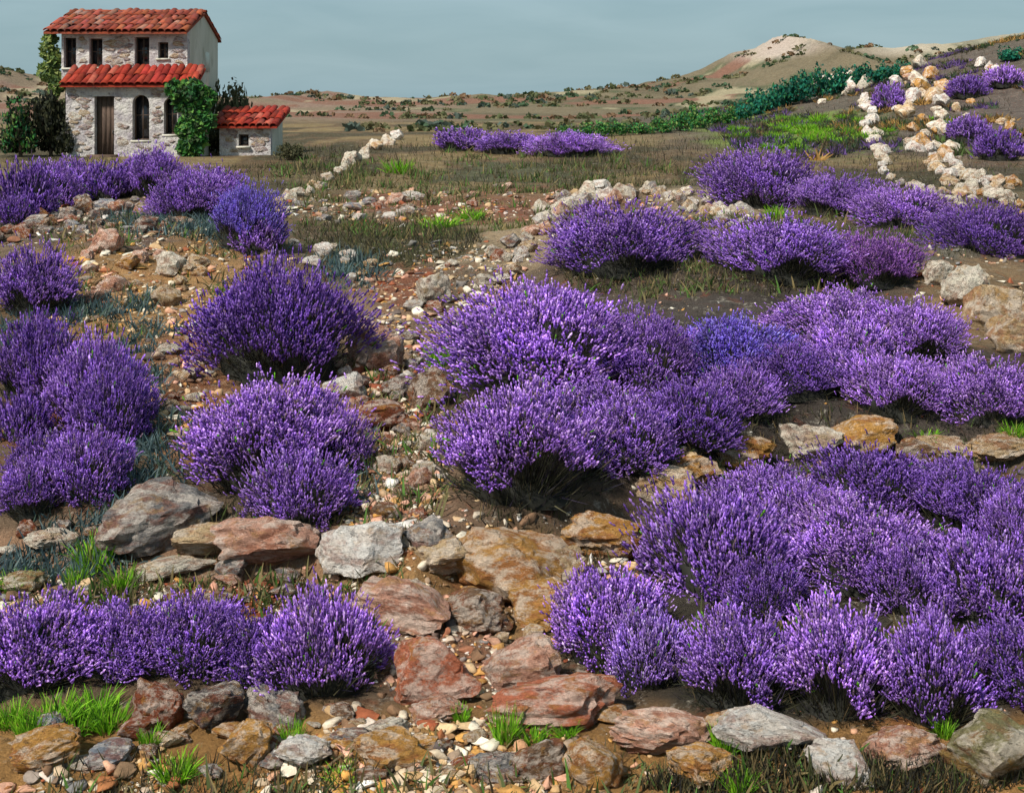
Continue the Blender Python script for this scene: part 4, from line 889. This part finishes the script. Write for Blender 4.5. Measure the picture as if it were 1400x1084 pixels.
# small outbuilding with its own roof
AY = HY - .4; ann = obj('outbuilding', None, loc=(hx(340, AY), AY, HZ))
ax0, ax1 = hx(300, AY), hx(370, AY); az = hzz(172, AY); ah = [(hx(326, AY), hx(340, AY), hzz(200, AY), hzz(184, AY))]
aw = wall_shell('wall', ax0, ax1, HZ - .3, az, AY, .3, ah, M_WALL, ann); facade_stones(aw, ax0, ax1, HZ, az, AY, 26, ah)
window(ann, *ah[0], AY + .18, bars=False)
q = MB(); yb = AY + 2.6
for x in (ax1 - .003, ax0 + .003): q.quad([(x, AY + .3, HZ - .3), (x, yb, HZ - .3), (x, yb, az + .45), (x, AY + .3, az)])
q.quad([(ax1, yb, HZ - .3), (ax0, yb, HZ - .3), (ax0, yb, az + .45), (ax1, yb, az + .45)]); q.build('side_wall', M_GABLE, ann)
roof(ann, hx(286, AY), ax1 + .35, AY - .3, az - .02, yb + .1, az + .72, M_TILE, 3, .31)
tag(ann, 'small stone outbuilding with red tiled roof beside the climber of the house', 'outbuilding'); shift(ann)

# climbers, tree and shrubs round the house
def climber(name, pts, n, cols, label, leaf=.16):
    """leaf patches clinging to the wall: pts = (px, py, y, radius m)"""
    c0 = pts[-1]; root = Vector((hx(c0[0], c0[2]), c0[2], HZ)); r = obj(name, None, loc=root); tag(r, label, 'climbing plant')
    P = []; st = MB()
    for px, py, y, rd in pts:
        m = int(n * rd * rd); q = rng.normal(size=(m, 3)); q /= np.linalg.norm(q, axis=1, keepdims=True); q *= rng.uniform(.3, 1, (m, 1)) ** .5 * rd; q[:, 1] = -np.abs(q[:, 1]) * .7
        P.append(q + np.array([hx(px, y), y - .03, hzz(py, y)]))
    P = np.concatenate(P); P[:, 2] = np.maximum(P[:, 2], HZ + .02); P -= np.array(root); m = len(P)
    u = rng.normal(size=(m, 3)); u /= np.linalg.norm(u, axis=1, keepdims=True); v = np.cross(u, np.array([0, -1, .4]) + rng.normal(size=(m, 3)) * .4); v /= np.linalg.norm(v, axis=1, keepdims=True) + 1e-9
    s = leaf * rng.uniform(.6, 1.3, (m, 1)); V = np.stack([P - u * s, P + v * s * .6, P + u * s, P - v * s * .6], 1).reshape(-1, 3)
    f = obj('foliage', mesh('foliage', V, np.arange(4 * m).reshape(m, 4), np.repeat(pick(cols, [1 / len(cols)] * len(cols), m), 4, axis=0)), M_LEAF, r); f['kind'] = 'stuff'
    q = [Vector((hx(a[0], a[2]), a[2] - .06, hzz(a[1], a[2]))) - root for a in pts]; V = []; F = []
    for a, b in zip(q[:-1], q[1:]):
        i = len(V)
        for p_ in (a, b):
            for k in range(5): V.append((p_.x + math.cos(k * 1.2566) * .04, p_.y + math.sin(k * 1.2566) * .04, p_.z))
        F += [(i + k, i + (k + 1) % 5, i + 5 + (k + 1) % 5, i + 5 + k) for k in range(5)]
    obj('stem', mesh('stem', V, F, None, True), M_BARK, r)
climber('climbing_vine', [(240, 122, LY - .3, .45), (262, 124, LY - .2, .6), (280, 134, LY, .55), (268, 150, LY, .6), (252, 140, LY, .5), (262, 172, LY, .6), (282, 165, LY, .5), (250, 176, LY, .35), (270, 190, LY, .5), (258, 200, LY, .5), (266, 208, LY, .4)], 620, IVY, 'bright green climber covering the corner between house and outbuilding')
climber('wall_ivy', [(70, 55, HY + .3, .35), (68, 70, HY + .3, .45), (74, 84, HY + .3, .45), (66, 98, HY + .3, .45), (76, 106, HY + .3, .4), (78, 120, HY + .3, .4), (80, 150, HY + .2, .3), (80, 205, HY + .2, .2)], 620, np.array([lin(110, 128, 60), lin(88, 108, 56), lin(70, 90, 54), lin(130, 140, 76)]), 'pale green ivy on the outer edge of the upper storey')
def pos(px, y): return Vector((hx(px, y), y, hz(hx(px, y), y)))
tree(66, 0, 66, 96, 'dark', 'dense dark tree against the outer wall of the house', name='dark_tree', pos=pos(70, 49.2))
tree(30, 0, 70, 80, 'darkgreen', 'bushy tree with green leaves beside the dark one', name='bushy_tree', pos=pos(28, 48.4))
tree(322, 0, 60, 112, 'olive', 'olive shrub rising behind the outbuilding roof', 'shrub', name='olive_shrub', pos=pos(314, 54))
tree(400, 0, 40, 26, 'olive', 'low olive shrub at the open end of the outbuilding', 'shrub', name='low_shrub', pos=pos(398, 47))
tree(300, 0, 30, 40, 'olive', 'small olive shrub between house gable and outbuilding', 'shrub', name='small_shrub', pos=pos(296, 52))

# scrub on the far slopes
def scrub(n):
    yy = rng.uniform(85, 470, n); xx = rng.uniform(-.55, .6, n) * yy; d = vnoise(xx / 30, yy / 24, 91); k = d > .05; xx, yy = xx[k], yy[k]; zz = height(xx, yy); n = len(xx); m = 14
    s = rng.uniform(.35, 1.0, n) * (.5 + yy / 260); q = rng.normal(size=(n, m, 3)); q /= np.linalg.norm(q, axis=2, keepdims=True); q[:, :, 2] = np.abs(q[:, :, 2]) * .7
    P = (q * s[:, None, None] + np.stack([xx, yy, zz], 1)[:, None, :]).reshape(-1, 3); ss = np.repeat(s, m)[:, None] * .42; mm = len(P)
    u = rng.normal(size=(mm, 3)); u /= np.linalg.norm(u, axis=1, keepdims=True); v = np.cross(u, rng.normal(size=(mm, 3))); v /= np.linalg.norm(v, axis=1, keepdims=True) + 1e-9
    V = np.stack([P - u * ss, P + v * ss, P + u * ss, P - v * ss], 1).reshape(-1, 3); G = np.array([lin(86, 92, 60), lin(104, 100, 70), lin(70, 92, 66), lin(120, 96, 72), lin(76, 88, 78)])
    C = np.repeat(pick(G, [.28, .26, .2, .14, .12], n), m * 4, axis=0)
    o = obj('scrub', mesh('scrub', V, np.arange(4 * mm).reshape(mm, 4), C), M_LEAF); tag(o, 'low olive scrub dotted over the far slopes', 'scrub', kind='stuff')
scrub(3600)
def hill_cover(n):
    yy = rng.uniform(44, 122, n); xx = rng.uniform(8, 62, n); k = (vnoise(xx / 3, yy / 4, 101) + .6 * vnoise(xx / 1.1, yy / 1.4, 103) > .02) & (xx > 10 + (yy - 44) * .12); xx, yy = xx[k], yy[k]; n = len(xx); m = 11
    t = vnoise(xx / 6, yy / 7, 107) + .35 * rng.normal(size=n) * .5; G = np.array([lin(62, 58, 48), lin(86, 80, 56), lin(98, 82, 64), lin(84, 104, 52), lin(104, 78, 132), lin(168, 130, 74), lin(60, 76, 54)])
    c = np.where(t < -.2, 4, np.where(t < -.05, 0, np.where(t < .08, 1, np.where(t < .2, 2, np.where(t < .3, 3, 5))))); c = np.where(rng.uniform(0, 1, n) < .25, 6, c)
    s = rng.uniform(.12, .44, n); q = rng.normal(size=(n, m, 3)); q[:, :, 2] = np.abs(q[:, :, 2]) + .4; q /= np.linalg.norm(q, axis=2, keepdims=True); zz = height(xx, yy)
    root = np.repeat(np.stack([xx, yy, zz - .02], 1), m, axis=0); root[:, :2] += rng.normal(size=(n * m, 2)) * .12; ss = np.repeat(s, m)
    C = np.repeat(G[c] * rng.uniform(.75, 1.25, (n, 1)), m, axis=0)
    o = obj('hillside_herbs', mesh('hillside_herbs', *ribbons(root, root + q.reshape(-1, 3) * (ss * 1.3)[:, None], ss * .16, .2, C, 1)), M_GRASS); tag(o, 'patchy olive, ochre and violet herbs covering the far hillside', 'herbs', kind='stuff')
hill_cover(17000)
